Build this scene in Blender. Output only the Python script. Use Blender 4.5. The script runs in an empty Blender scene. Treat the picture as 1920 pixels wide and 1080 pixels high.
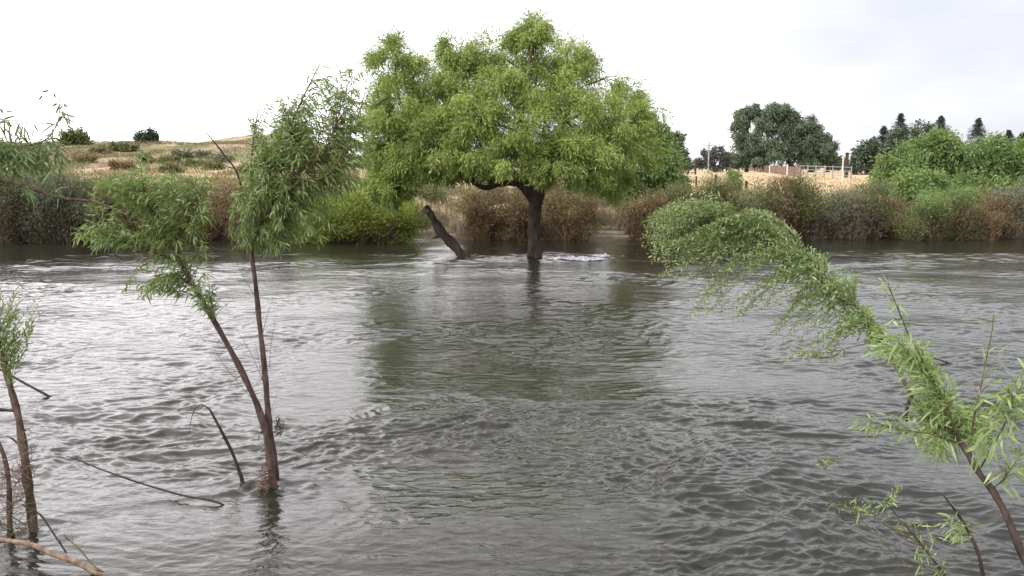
import bpy, math, random
import numpy as np
from math import radians as R, sin, cos, pi

random.seed(7)
rng = np.random.default_rng(11)
C = bpy.context.scene.collection

# ---------------------------------------------------------------- camera, sky, sun, exposure
CAM_Z, FPX, PITCH = 3.0, 1663.0, math.atan((540 - 312) / 1663.0)
cam_d = bpy.data.cameras.new("camera")
cam_d.lens = FPX / 1920 * 36
cam_d.sensor_width = 36
cam_d.clip_start = 0.05
cam_d.clip_end = 6000
cam = bpy.data.objects.new("camera", cam_d)
C.objects.link(cam)
cam.location = (0, 0, CAM_Z)
cam.rotation_euler = (R(90) - PITCH, 0, 0)
bpy.context.scene.camera = cam

SUN_EL, SUN_ROT = 52, 212
world = bpy.data.worlds.new("World")
bpy.context.scene.world = world
world.use_nodes = True
nt = world.node_tree
nt.nodes.clear()
N = nt.nodes.new
wo = N("ShaderNodeOutputWorld")
bg = N("ShaderNodeBackground"); bg.inputs["Strength"].default_value = 0.1
sky = N("ShaderNodeTexSky"); sky.sky_type = 'NISHITA'; sky.sun_disc = False
sky.sun_elevation = R(SUN_EL); sky.sun_rotation = R(SUN_ROT)
tc = N("ShaderNodeTexCoord")
mp = N("ShaderNodeMapping"); mp.inputs["Scale"].default_value = (1.0, 1.0, 2.6)
mp.inputs["Location"].default_value = (0.35, 0.2, 0.1)
mp.inputs["Rotation"].default_value = (0, R(14), 0)
nz = N("ShaderNodeTexNoise"); nz.inputs["Scale"].default_value = 2.3
nz.inputs["Detail"].default_value = 6; nz.inputs["Roughness"].default_value = 0.52
sep = N("ShaderNodeSeparateXYZ")
cov = N("ShaderNodeMath"); cov.operation = 'MULTIPLY_ADD'; cov.inputs[1].default_value = -0.75
rampc = N("ShaderNodeValToRGB")
rampc.color_ramp.elements[0].position = 0.08; rampc.color_ramp.elements[0].color = (8.5, 8.8, 9.8, 1)
rampc.color_ramp.elements[1].position = 0.85; rampc.color_ramp.elements[1].color = (26.0, 24.8, 25.6, 1)
_e = rampc.color_ramp.elements.new(0.33); _e.color = (11.6, 11.4, 11.8, 1)
_e = rampc.color_ramp.elements.new(0.52); _e.color = (15.0, 14.6, 14.9, 1)
mixw = N("ShaderNodeMix"); mixw.data_type = 'RGBA'; mixw.inputs["Factor"].default_value = 0.93
L = nt.links.new
L(tc.outputs["Generated"], mp.inputs["Vector"]); L(mp.outputs["Vector"], nz.inputs["Vector"])
L(tc.outputs["Generated"], sep.inputs[0])
L(sep.outputs["X"], cov.inputs[0]); L(nz.outputs["Fac"], cov.inputs[2])
L(cov.outputs[0], rampc.inputs["Fac"])
zen = N("ShaderNodeValToRGB")          # bright band added to the unseen sky above frame, to brighten the water
for k, (p_, v_) in enumerate(((.17, 1.0), (.28, 1.9), (.42, 1.25), (.9, 1.4))):
    e_ = zen.color_ramp.elements[k] if k < 2 else zen.color_ramp.elements.new(p_)
    e_.position = p_; e_.color = (v_, v_, v_, 1)
L(sep.outputs["Z"], zen.inputs[0])
sc_ = N("ShaderNodeVectorMath"); sc_.operation = 'SCALE'; L(rampc.outputs["Color"], sc_.inputs[0]); L(zen.outputs[0], sc_.inputs["Scale"])
L(sky.outputs["Color"], mixw.inputs["A"]); L(sc_.outputs[0], mixw.inputs["B"])
L(mixw.outputs["Result"], bg.inputs["Color"]); L(bg.outputs[0], wo.inputs["Surface"])

sun_d = bpy.data.lights.new("sun", 'SUN')
sun_d.energy = 2.3
sun_d.angle = R(10)
sun_d.color = (1.0, 0.95, 0.86)
sun = bpy.data.objects.new("sun", sun_d)
C.objects.link(sun)
sun.rotation_euler = (R(90 - SUN_EL), 0, R(-(SUN_ROT - 180)))
sun.location = (-20, -30, 40)

vs = bpy.context.scene.view_settings
vs.view_transform = 'Standard'; vs.look = 'None'; vs.gamma = 1; vs.use_curve_mapping = False
vs.exposure = 0.0

# ---------------------------------------------------------------- pixel -> world
def ray(px, py):
    x = (px - 960) / FPX; y = -(py - 540) / FPX
    return np.array([x, cos(PITCH) + y * sin(PITCH), -sin(PITCH) + y * cos(PITCH)])
def P(px, py, d):                       # point seen at (px,py), d metres ahead
    r = ray(px, py); t = d / r[1]
    return np.array([r[0] * t, d, CAM_Z + r[2] * t])
def W(px, py, z=0.0):                   # point on the level z
    r = ray(px, py); t = (z - CAM_Z) / r[2]
    return np.array([r[0] * t, r[1] * t, z])
def mpp(d): return d / FPX              # metres per photo pixel at distance d

# ---------------------------------------------------------------- noise
_perm = np.random.default_rng(3).permutation(512).astype(np.int64)
_gr = np.random.default_rng(4).uniform(0, 2 * pi, 512)
def noise2(x, y, s=0):
    xi = np.floor(x).astype(np.int64); yi = np.floor(y).astype(np.int64)
    xf = x - xi; yf = y - yi
    def g(ix, iy, fx, fy):
        h = _perm[(_perm[(ix + s * 37) & 511] + iy) & 511]
        a = _gr[h]
        return np.cos(a) * fx + np.sin(a) * fy
    u = xf * xf * xf * (xf * (xf * 6 - 15) + 10); v = yf * yf * yf * (yf * (yf * 6 - 15) + 10)
    a = g(xi, yi, xf, yf); b = g(xi + 1, yi, xf - 1, yf)
    c = g(xi, yi + 1, xf, yf - 1); d = g(xi + 1, yi + 1, xf - 1, yf - 1)
    return ((a + (b - a) * u) * (1 - v) + (c + (d - c) * u) * v) * 1.4
def sstep(a, b, x):
    t = np.clip((x - a) / (b - a), 0, 1)
    return t * t * (3 - 2 * t)
def nrm(v):
    return v / np.maximum(np.linalg.norm(v, axis=-1, keepdims=True), 1e-9)

# ---------------------------------------------------------------- mesh builder
class MB:
    def __init__(s): s.v = []; s.f4 = []; s.f3 = []; s.t = []; s.n = 0
    def add(s, v, f4=None, f3=None, tint=0.5):
        v = np.asarray(v, float).reshape(-1, 3)
        s.v.append(v)
        s.t.append(np.broadcast_to(np.asarray(tint, float), (len(v),)) if np.ndim(tint) == 0 else np.asarray(tint, float))
        if f4 is not None and len(f4): s.f4.append(np.asarray(f4, np.int64) + s.n)
        if f3 is not None and len(f3): s.f3.append(np.asarray(f3, np.int64) + s.n)
        s.n += len(v)
    def build_each(s, name, m, parent=None, smooth=False):
        off = 0
        for k in range(len(s.v)):
            b = MB(); b.add(s.v[k], s.f4[k] - off, s.f3[k] - off, s.t[k]); b.build(name, m, parent, smooth); off += len(s.v[k])
    def build(s, name, m, parent=None, smooth=False):
        V = np.concatenate(s.v); T = np.concatenate(s.t)
        q = np.concatenate(s.f4) if s.f4 else np.zeros((0, 4), np.int64)
        t = np.concatenate(s.f3) if s.f3 else np.zeros((0, 3), np.int64)
        me = bpy.data.meshes.new(name)
        me.vertices.add(len(V))
        org = np.zeros(3)
        if parent is not None:
            org = np.array(parent.get('_org', (0, 0, 0)), float)
        me.vertices.foreach_set('co', (V - org).astype(np.float32).ravel())
        li = np.concatenate([q.ravel(), t.ravel()]).astype(np.int32)
        me.loops.add(len(li)); me.loops.foreach_set('vertex_index', li)
        npoly = len(q) + len(t)
        me.polygons.add(npoly)
        st = np.concatenate([np.arange(len(q)) * 4, len(q) * 4 + np.arange(len(t)) * 3]).astype(np.int32)
        me.polygons.foreach_set('loop_start', st)
        me.polygons.foreach_set('use_smooth', np.full(npoly, smooth))
        a = me.attributes.new('tint', 'FLOAT', 'POINT')
        a.data.foreach_set('value', T.astype(np.float32))
        me.update(calc_edges=True)
        me.materials.append(m)
        o = bpy.data.objects.new(name, me)
        C.objects.link(o)
        if parent is not None: o.parent = parent
        return o

def spline(pts, n):
    pts = np.asarray(pts, float)
    if len(pts) < 3:
        t = np.linspace(0, 1, n)[:, None]
        return pts[0] * (1 - t) + pts[-1] * t
    p = np.vstack([2 * pts[0] - pts[1], pts, 2 * pts[-1] - pts[-2]])
    k = len(pts) - 1
    u = np.linspace(0, k - 1e-6, n); i = u.astype(int); f = (u - i)[:, None]
    a, b, c, d = p[i], p[i + 1], p[i + 2], p[i + 3]
    return 0.5 * ((2 * b) + (-a + c) * f + (2 * a - 5 * b + 4 * c - d) * f ** 2 + (-a + 3 * b - 3 * c + d) * f ** 3)

def tube(mb, pts, rad, n=24, sides=8, rough=0.0, tint=0.5):
    """pts control points, rad matching radii; a tapered, slightly knobbly tube with closed ends"""
    pts = np.asarray(pts, float)
    rad = np.asarray(rad, float)
    if len(rad) != len(pts): rad = np.interp(np.linspace(0, 1, len(pts)), np.linspace(0, 1, len(rad)), rad)
    c = spline(pts, n)
    r = np.interp(np.linspace(0, 1, n), np.linspace(0, 1, len(rad)), rad)
    tan = nrm(np.gradient(c, axis=0))
    ref = np.array([0.31, 0.9, 0.2]);
    if abs(np.dot(tan.mean(0), nrm(ref))) > 0.85: ref = np.array([1.0, 0.1, 0.1])
    s = nrm(np.cross(tan, ref)); b = np.cross(s, tan)
    th = np.linspace(0, 2 * pi, sides, endpoint=False)
    rr = r[:, None] * (1 + rough * (rng.random((n, sides)) - 0.5) * 2 + rough * 1.2 * np.sin(np.arange(n)[:, None] * 0.9 + th * 2))
    v = c[:, None] + rr[..., None] * (np.cos(th)[None, :, None] * s[:, None] + np.sin(th)[None, :, None] * b[:, None])
    v = np.concatenate([v.reshape(-1, 3), c[:1] - tan[:1] * r[0] * 0.3, c[-1:] + tan[-1:] * r[-1] * 0.6])
    i = np.arange(n - 1)[:, None] * sides; j = np.arange(sides)[None]; j2 = (j + 1) % sides
    f = np.stack([i + j, i + sides + j, i + sides + j2, i + j2], -1).reshape(-1, 4)
    e0 = n * sides; e1 = e0 + 1
    j = np.arange(sides); j2 = (j + 1) % sides
    f3 = np.concatenate([np.stack([np.full(sides, e0), j, j2], 1), np.stack([np.full(sides, e1), (n - 1) * sides + j2, (n - 1) * sides + j], 1)])
    mb.add(v, f, f3, tint)
    return c

def leaves(mb, B, D, Ln, Wd, droop=0.0, near=False, tint=None):
    B = np.asarray(B, float); n = len(B)
    if n == 0: return
    D = nrm(np.asarray(D, float)); Ln = np.broadcast_to(Ln, (n,))[:, None]; Wd = np.broadcast_to(Wd, (n,))[:, None]
    S = nrm(np.cross(D, rng.normal(size=(n, 3)))) * Wd * 0.5
    if tint is None: tint = rng.random(n)
    g = np.array([0, 0, -1.0])
    if near:
        c1 = B + D * Ln * 0.3 + g * Ln * droop * 0.12; c2 = B + D * Ln * 0.65 + g * Ln * droop * 0.5
        t = B + D * Ln * 0.96 + g * Ln * droop * 1.0
        v = np.stack([B, c1 - S, c1 + S, c2 - S * 0.8, c2 + S * 0.8, t], 1).reshape(-1, 3)
        i = np.arange(n)[:, None] * 6
        mb.add(v, np.concatenate([i + 1, i + 3, i + 4, i + 2], 1),
               np.concatenate([np.concatenate([i, i + 1, i + 2], 1), np.concatenate([i + 3, i + 5, i + 4], 1)]), np.repeat(tint, 6))
    else:
        m = B + D * Ln * 0.45 + g * Ln * droop * 0.2; t = B + D * Ln + g * Ln * droop
        v = np.stack([B, m - S, t, m + S], 1).reshape(-1, 3)
        i = np.arange(n)[:, None] * 4
        mb.add(v, np.concatenate([i, i + 1, i + 2, i + 3], 1), None, np.repeat(tint, 4))

# ---------------------------------------------------------------- materials
def newmat(name):
    m = bpy.data.materials.new(name); m.use_nodes = True
    t = m.node_tree; t.nodes.clear()
    return m, t, t.nodes.new, t.links.new
def leaf_mat(name, cols, trans=0.3, rough=0.45, spec=0.35, tr_boost=1.3):
    m, t, N, L = newmat(name)
    out = N("ShaderNodeOutputMaterial"); at = N("ShaderNodeAttribute"); at.attribute_name = 'tint'
    rp = N("ShaderNodeValToRGB")
    e = rp.color_ramp.elements
    while len(e) < len(cols): e.new(0.5)
    for k, c in enumerate(cols):
        e[k].position = k / (len(cols) - 1); e[k].color = (*c, 1)
    pr = N("ShaderNodeBsdfPrincipled"); pr.inputs["Roughness"].default_value = rough
    pr.inputs["Specular IOR Level"].default_value = spec
    tr = N("ShaderNodeBsdfTranslucent"); mx = N("ShaderNodeMixShader"); mx.inputs[0].default_value = trans
    mu = N("ShaderNodeMix"); mu.data_type = 'RGBA'; mu.blend_type = 'MULTIPLY'; mu.inputs["Factor"].default_value = 1
    mu.inputs["B"].default_value = (tr_boost, tr_boost * 1.05, tr_boost * 0.55, 1)
    L(at.outputs["Fac"], rp.inputs[0]); L(rp.outputs[0], pr.inputs["Base Color"])
    L(rp.outputs[0], mu.inputs["A"]); L(mu.outputs["Result"], tr.inputs["Color"])
    L(pr.outputs[0], mx.inputs[1]); L(tr.outputs[0], mx.inputs[2]); L(mx.outputs[0], out.inputs[0])
    return m
def bark_mat(name, c1, c2, scale=14, bump=0.5, stretch=0.25, dist=0.01):
    m, t, N, L = newmat(name)
    out = N("ShaderNodeOutputMaterial"); pr = N("ShaderNodeBsdfPrincipled"); pr.inputs["Roughness"].default_value = 0.85
    pr.inputs["Specular IOR Level"].default_value = 0.25
    tc = N("ShaderNodeTexCoord"); mp = N("ShaderNodeMapping"); mp.inputs["Scale"].default_value = (1, 1, stretch)
    nz = N("ShaderNodeTexNoise"); nz.inputs["Scale"].default_value = scale; nz.inputs["Detail"].default_value = 6
    nz.inputs["Roughness"].default_value = 0.65
    rp = N("ShaderNodeValToRGB"); e = rp.color_ramp.elements
    e[0].position = 0.35; e[0].color = (*c1, 1); e[1].position = 0.65; e[1].color = (*c2, 1)
    bp = N("ShaderNodeBump"); bp.inputs["Strength"].default_value = bump; bp.inputs["Distance"].default_value = dist
    L(tc.outputs["Object"], mp.inputs[0]); L(mp.outputs[0], nz.inputs["Vector"]); L(nz.outputs["Fac"], rp.inputs[0])
    L(rp.outputs[0], pr.inputs["Base Color"]); L(nz.outputs["Fac"], bp.inputs["Height"]); L(bp.outputs[0], pr.inputs["Normal"])
    L(pr.outputs[0], out.inputs[0])
    return m

M = {}
M['willow'] = leaf_mat("willow_leaf", [(.105, .155, .036), (.215, .28, .066), (.36, .43, .14)], .28)
M['willow_light'] = leaf_mat("pale_willow_leaf", [(.10, .155, .055), (.15, .22, .075), (.21, .29, .11)], .3)
M['sapling'] = leaf_mat("sapling_leaf", [(.08, .125, .038), (.145, .21, .065), (.28, .34, .15)], .33, .4, .45)
M['arch'] = leaf_mat("arching_willow_leaf", [(.09, .15, .055), (.17, .25, .095), (.31, .38, .18)], .3, .4, .45)
M['shoot'] = leaf_mat("young_willow_leaf", [(.13, .20, .07), (.22, .31, .115), (.33, .41, .20)], .35, .38, .5)
M['euc'] = leaf_mat("grey_green_leaf", [(.09, .125, .085), (.12, .16, .105), (.155, .20, .13)], .15, .7, .1)
M['dark'] = leaf_mat("dark_green_leaf", [(.04, .06, .038), (.058, .085, .048), (.08, .11, .06)], .12)
M['conifer'] = leaf_mat("conifer_needle", [(.025, .042, .034), (.04, .062, .046), (.055, .08, .055)], .08)
M['haze_tree'] = leaf_mat("grey_purple_leaf", [(.06, .07, .06), (.08, .09, .08), (.11, .12, .10)], .12)
M['overhang'] = leaf_mat('hanging_willow_leaf', [(.055, .09, .03), (.095, .145, .05), (.18, .235, .10)], .25)
M['olive'] = leaf_mat("olive_bush_leaf", [(0.074, 0.086, 0.033), (0.123, 0.139, 0.053), (0.180, 0.197, 0.082)], .2)
M['rustleaf'] = leaf_mat("rusty_bush_leaf", [(0.123, 0.090, 0.049), (0.180, 0.135, 0.070), (0.246, 0.197, 0.098)], .2)
M['bright'] = leaf_mat("yellow_green_leaf", [(.10, .135, .025), (.18, .225, .04), (.27, .31, .07)], .3)
M['greyleaf'] = leaf_mat("grey_green_bush_leaf", [(.09, .105, .065), (.135, .15, .095), (.20, .21, .135)], .2)
M['twig_brown'] = leaf_mat("dry_brown_twig", [(.07, .062, .034), (.13, .11, .06), (.20, .165, .10)], .1, .8, .1)
M['twig_grey'] = leaf_mat("grey_dry_twig", [(.08, .07, .052), (.145, .125, .092), (.22, .19, .14)], .1, .8, .1)
M['twig_rust'] = leaf_mat("rust_twig", [(.10, .068, .042), (.17, .115, .068), (.25, .18, .105)], .1, .8, .1)
M['straw'] = leaf_mat("straw", [(.27, .20, .11), (.40, .31, .18), (.52, .42, .26)], .15, .8, .1)
M['bark'] = bark_mat("dark_wet_bark", (.022, .016, .012), (.075, .055, .042), 9, .9, .25, .03)
M['bark_s'] = bark_mat("brown_sapling_bark", (.05, .032, .027), (.155, .105, .085), 26, .6, .3, .004)
M['bark_g'] = bark_mat("greenish_bark", (.05, .045, .02), (.14, .11, .055), 30, .6, .3, .004)
M['bark_far'] = bark_mat("grey_trunk_bark", (.05, .04, .03), (.12, .10, .08), 3, .3)
M['debris'] = leaf_mat('reddish_flood_debris', [(.10, .06, .045), (.17, .10, .075), (.26, .17, .13)], .1, .8, .1)
M['drift'] = bark_mat("driftwood", (.12, .08, .055), (.30, .22, .16), 22, .6, .4, .005)
M['stick'] = bark_mat("wet_stick", (.02, .015, .014), (.07, .05, .045), 30, .5, .4, .004)
M['paint'] = bark_mat("weathered_white_paint", (.45, .44, .42), (.7, .69, .66), 3, .1)
M['post'] = bark_mat("dark_post_wood", (.03, .022, .018), (.07, .05, .04), 6, .3)
M['red'] = bark_mat("faded_red_board", (.13, .075, .065), (.20, .125, .10), 2, .2, 3)
M['greyrail'] = bark_mat("grey_rail_paint", (.20, .20, .20), (.32, .32, .31), 3, .1)

def props(o, label=None, cat=None, group=None, kind=None):
    if label: o['label'] = label
    if cat: o['category'] = cat
    if group: o['group'] = group
    if kind: o['kind'] = kind
def thing(name, loc, label, cat, group=None):
    o = bpy.data.objects.new(name, None); C.objects.link(o)
    o.location = [float(q) for q in loc]; o.empty_display_size = 0.3
    o['_org'] = [float(q) for q in loc]
    props(o, label, cat, group)
    return o

# ---------------------------------------------------------------- terrain
def bank_line(x):
    b = 36.6 + 0.5 * noise2(x / 5.0, x * 0 + 3.3, 2) + 0.25 * noise2(x / 1.4, x * 0 + 7.7, 5) + x * 0.035
    b = b + 6.5 * np.exp(-((x + 3.7) / 1.25) ** 4) + 7.0 * np.exp(-((x - 4.3) / 1.35) ** 4)
    return b
def ground(x, y):
    b = bank_line(x)
    k = y - b
    z = -0.9 + 0.9 * sstep(-3, 0.0, k) + 0.95 * sstep(-0.05, 1.1, k) + 0.5 * sstep(1.0, 9, k)
    z = z + 0.45 * sstep(60, 190, y)
    z = z - 0.9 * sstep(0.0, -0.1, k) * 0
    u = x / np.maximum(y, 1)
    hm = sstep(-0.10, -0.27, u)
    rise = sstep(52, 150, y)
    hill = hm * rise * (5.0 + 0.55 * noise2(x / 22, y / 26, 6) + 0.3 * noise2(x / 7, y / 9, 8))
    hill = hill + (3.6 + 1.5 * noise2(x / 9, y / 15, 33)) * np.exp(-((u + 0.262) / 0.09) ** 2) * sstep(140, 230, y) + 0.8 * hm * sstep(160, 220, y) * noise2(x / 18, y / 40, 9)
    z = z + hill + 0.05 * noise2(x / 1.7, y / 1.7, 1) * (k > 0.3) + 0.12 * noise2(x / 8, y / 8, 3) * (k > 3)
    # near bank under the camera
    nb = sstep(5.6 + 0.2 * noise2(x / 1.5, x * 0, 4), 0.6, y) * 2.3
    return np.where(y < 15, -0.9 + nb + 0.03 * noise2(x / .4, y / .4, 2), z)
ys = np.concatenate([np.linspace(-40, -1, 12), np.linspace(0, 8, 26), np.linspace(9, 33, 10), np.linspace(33.4, 50, 84),
                     np.linspace(50.6, 120, 70), np.linspace(122, 330, 70), np.geomspace(340, 4500, 24)])
us = np.concatenate([-np.geomspace(6, 0.8, 14), np.linspace(-0.78, 0.78, 300), np.geomspace(0.8, 6, 14)])
Yg, Ug = np.meshgrid(ys, us, indexing='ij')
Xg = Ug * (np.maximum(Yg, 0) + 12)
Zg = ground(Xg, Yg)
mb = MB()
ny, nx = Xg.shape
i = np.arange(ny - 1)[:, None] * nx; j = np.arange(nx - 1)[None]
mb.add(np.stack([Xg, Yg, Zg], -1), np.stack([i + j, i + j + 1, i + nx + j + 1, i + nx + j], -1).reshape(-1, 4))
def gz(x, y): return float(ground(np.array([float(x)]), np.array([float(y)]))[0])

m, t, N, L = newmat("ground_soil_and_dry_grass")
out = N("ShaderNodeOutputMaterial"); pr = N("ShaderNodeBsdfPrincipled"); pr.inputs["Roughness"].default_value = 0.95
pr.inputs["Specular IOR Level"].default_value = 0.1
geo = N("ShaderNodeNewGeometry"); sp = N("ShaderNodeSeparateXYZ"); L(geo.outputs["Position"], sp.inputs[0])
def nzn(scale, detail=5, vec=None, rough=.6):
    n = N("ShaderNodeTexNoise"); n.inputs["Scale"].default_value = scale; n.inputs["Detail"].default_value = detail
    n.inputs["Roughness"].default_value = rough
    L(vec if vec else geo.outputs["Position"], n.inputs["Vector"]); return n
def rampn(src, stops):
    r = N("ShaderNodeValToRGB"); e = r.color_ramp.elements
    while len(e) < len(stops): e.new(.5)
    for k, (p_, c_) in enumerate(stops): e[k].position = p_; e[k].color = (*c_, 1)
    L(src, r.inputs[0]); return r
def mixn(f, a, b, mode='MIX'):
    x = N("ShaderNodeMix"); x.data_type = 'RGBA'; x.blend_type = mode
    if isinstance(f, float): x.inputs["Factor"].default_value = f
    else: L(f, x.inputs["Factor"])
    L(a, x.inputs["A"]); L(b, x.inputs["B"]); return x.outputs["Result"]
mpg = N("ShaderNodeMapping"); mpg.inputs["Scale"].default_value = (1, .35, 1); L(geo.outputs["Position"], mpg.inputs[0])
g1 = rampn(nzn(.5, 7, mpg.outputs[0]).outputs["Fac"], [(.3, (.28, .20, .12)), (.5, (.42, .315, .195)), (.72, (.51, .405, .26))])
soil = rampn(nzn(.25, 6, mpg.outputs[0]).outputs["Fac"], [(.35, (.20, .135, .095)), (.62, (.33, .24, .175))])
grn = rampn(nzn(.9, 5).outputs["Fac"], [(.35, (.09, .105, .045)), (.7, (.19, .19, .09))])
mud = rampn(nzn(2.2, 6).outputs["Fac"], [(.3, (.045, .035, .024)), (.7, (.13, .105, .075))])
mk = rampn(nzn(.12, 5, mpg.outputs[0]).outputs["Fac"], [(.34, (0, 0, 0)), (.46, (1, 1, 1))])
mk2 = rampn(nzn(.19, 7, mpg.outputs[0]).outputs["Fac"], [(.47, (0, 0, 0)), (.6, (1, 1, 1))])
hz_ = N("ShaderNodeMapRange"); hz_.inputs[1].default_value = 2.1; hz_.inputs[2].default_value = 3.4; L(sp.outputs["Z"], hz_.inputs[0])
mm = N("ShaderNodeMath"); mm.operation = 'MULTIPLY'; L(hz_.outputs[0], mm.inputs[0]); L(mk.outputs[0], mm.inputs[1])
mm2 = N("ShaderNodeMath"); mm2.operation = 'MULTIPLY'; L(hz_.outputs[0], mm2.inputs[0]); L(mk2.outputs[0], mm2.inputs[1])
c = mixn(mm.outputs[0], g1.outputs[0], soil.outputs[0]); c = mixn(mm2.outputs[0], c, grn.outputs[0])
lowz = N("ShaderNodeMapRange"); lowz.inputs[1].default_value = 1.25; lowz.inputs[2].default_value = 0.6; L(sp.outputs["Z"], lowz.inputs[0])
c = mixn(lowz.outputs[0], c, mud.outputs[0])
bp = N("ShaderNodeBump"); bp.inputs["Strength"].default_value = .6; bp.inputs["Distance"].default_value = .15
L(nzn(3, 8).outputs["Fac"], bp.inputs["Height"]); L(bp.outputs[0], pr.inputs["Normal"])
L(c, pr.inputs["Base Color"]); L(pr.outputs[0], out.inputs[0])
o = mb.build("ground", m, smooth=True); props(o, kind='structure')

# ---------------------------------------------------------------- river
def water_h(x, y, sp_=None):
    if sp_ is None: sp_ = x * 0 + 0.01
    wx = x + 0.5 * noise2(x / 1.9, y / 1.3, 21); wy = y + 0.22 * noise2(x / 1.6, y / 1.2, 22)
    ener = 0.24 + 0.92 * sstep(-0.35, 0.35, noise2(x / 3.6 + 9, y / 2.8, 23))
    ener *= 0.75 + 0.25 * sstep(-.2, .4, noise2(x / 1.1, y / .9, 24))
    h = 0.05 * noise2(x / 4.2, y / 2.1, 12)
    for lam, an, amp, rid, s in ((1.7, 2.0, .060, .5, 13), (.85, 2.4, .042, .8, 14), (.40, 2.8, .036, .85, 15), (.20, 3.0, .028, .85, 16), (.10, 2.8, .017, .8, 17), (.05, 2.3, .0075, .6, 18)):
        n = noise2(wx / (lam * an * .62) + s * 3.1, (wy + 0.09 * wx * (1 if s % 2 else -1)) / lam, s)
        n = (1 - rid) * n + rid * (0.55 - 2.0 * np.abs(n)) * 0.8
        h = h + amp * n * ener * np.clip((lam / np.maximum(sp_, 1e-4) - 2.2) / 2.5, 0, 1)
    # bow ripples where the current meets stems
    for (cx, cy, a, rr) in BOW:
        dx = x - cx; dy = y - cy
        d = np.sqrt((dx * .8) ** 2 + dy ** 2)
        ang = np.abs(dy) - 0.42 * np.maximum(-dx, 0)
        h = h + a * (.35 + .8 * noise2(x / .3 / rr ** .3, y / .2 / rr ** .3, 51)) * np.exp(-(d / rr) ** 2) * np.cos(d / rr * 7 + 2 * noise2(x / .4, y / .3, 52)) + a * .7 * np.exp(-(ang / (.22 * rr)) ** 2) * (dx < 0) * np.exp(dx / (rr * 3.0)) * sstep(0, .1, -dx)
    return h
tb = W(1003, 483); sb = W(512, 912); lb = W(62, 1000)
BOW = [(sb[0], sb[1], .05, .35), (lb[0], lb[1], .04, .3), (tb[0], tb[1], .12, 1.3), (W(875, 480)[0], W(875, 480)[1], .04, .8), (W(455, 896)[0], W(455, 896)[1], .015, .2), (W(1980, 1150)[0], W(1980, 1150)[1], .02, .3)]
ysw = np.concatenate([np.linspace(1.0, 3.9, 30), np.geomspace(4.0, 36, 1050), np.linspace(36.1, 46, 110), np.linspace(47, 60, 8)])
usw = np.concatenate([-np.geomspace(7, 0.64, 60), np.linspace(-0.635, 0.635, 860), np.geomspace(0.64, 7, 60)])
Yg, Ug = np.meshgrid(ysw, usw, indexing='ij')
Xg = Ug * (Yg + 1.0)
SPC = np.maximum(np.gradient(ysw)[:, None] * np.ones_like(Xg), np.abs(np.gradient(Xg, axis=1)) / 2.2)
Zg = water_h(Xg, Yg, SPC) * (1 - 0.42 * sstep(9, 24, Yg)) * (1 - 0.3 * sstep(30, 40, Yg))
mb = MB(); ny, nx = Xg.shape
i = np.arange(ny - 1)[:, None] * nx; j = np.arange(nx - 1)[None]
mb.add(np.stack([Xg, Yg, Zg], -1), np.stack([i + j, i + j + 1, i + nx + j + 1, i + nx + j], -1).reshape(-1, 4))
m, t, N, L = newmat("river_water")
out = N("ShaderNodeOutputMaterial"); pr = N("ShaderNodeBsdfPrincipled")
pr.inputs["Base Color"].default_value = (.020, .020, .014, 1); pr.inputs["Roughness"].default_value = .03
pr.inputs["IOR"].default_value = 1.34
geo = N("ShaderNodeNewGeometry")
mpw = N("ShaderNodeMapping"); mpw.inputs["Scale"].default_value = (.5, 1.0, 1); L(geo.outputs["Position"], mpw.inputs[0])
n1 = N("ShaderNodeTexNoise"); n1.inputs["Scale"].default_value = 9; n1.inputs["Detail"].default_value = 4; n1.inputs["Roughness"].default_value = .6
n1.inputs["Distortion"].default_value = .6
L(mpw.outputs[0], n1.inputs["Vector"])
bp = N("ShaderNodeBump"); bp.inputs["Strength"].default_value = .6; bp.inputs["Distance"].default_value = .016
L(n1.outputs["Fac"], bp.inputs["Height"]); L(bp.outputs[0], pr.inputs["Normal"]); L(pr.outputs[0], out.inputs[0])
o = mb.build("river_water", m, smooth=True); props(o, kind='structure')

# foam where the current breaks past the tree
m, t, N, L = newmat("foam")
out = N("ShaderNodeOutputMaterial"); pr = N("ShaderNodeBsdfPrincipled"); pr.inputs["Base Color"].default_value = (.75, .76, .78, 1); pr.inputs["Roughness"].default_value = .5
tr = N("ShaderNodeBsdfTransparent"); mx = N("ShaderNodeMixShader"); geo = N("ShaderNodeNewGeometry")
n1 = N("ShaderNodeTexNoise"); n1.inputs["Scale"].default_value = 16; n1.inputs["Detail"].default_value = 8; n1.inputs["Roughness"].default_value = .75; L(geo.outputs["Position"], n1.inputs["Vector"])
at = N("ShaderNodeAttribute"); at.attribute_name = 'tint'
ad = N("ShaderNodeMath"); ad.operation = 'ADD'; L(n1.outputs["Fac"], ad.inputs[0]); L(at.outputs["Fac"], ad.inputs[1])
r_ = N("ShaderNodeMapRange"); r_.inputs[1].default_value = .95; r_.inputs[2].default_value = 1.15; L(ad.outputs[0], r_.inputs[0])
L(r_.outputs[0], mx.inputs[0]); L(tr.outputs[0], mx.inputs[1]); L(pr.outputs[0], mx.inputs[2]); L(mx.outputs[0], out.inputs[0])
mb = MB()
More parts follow.
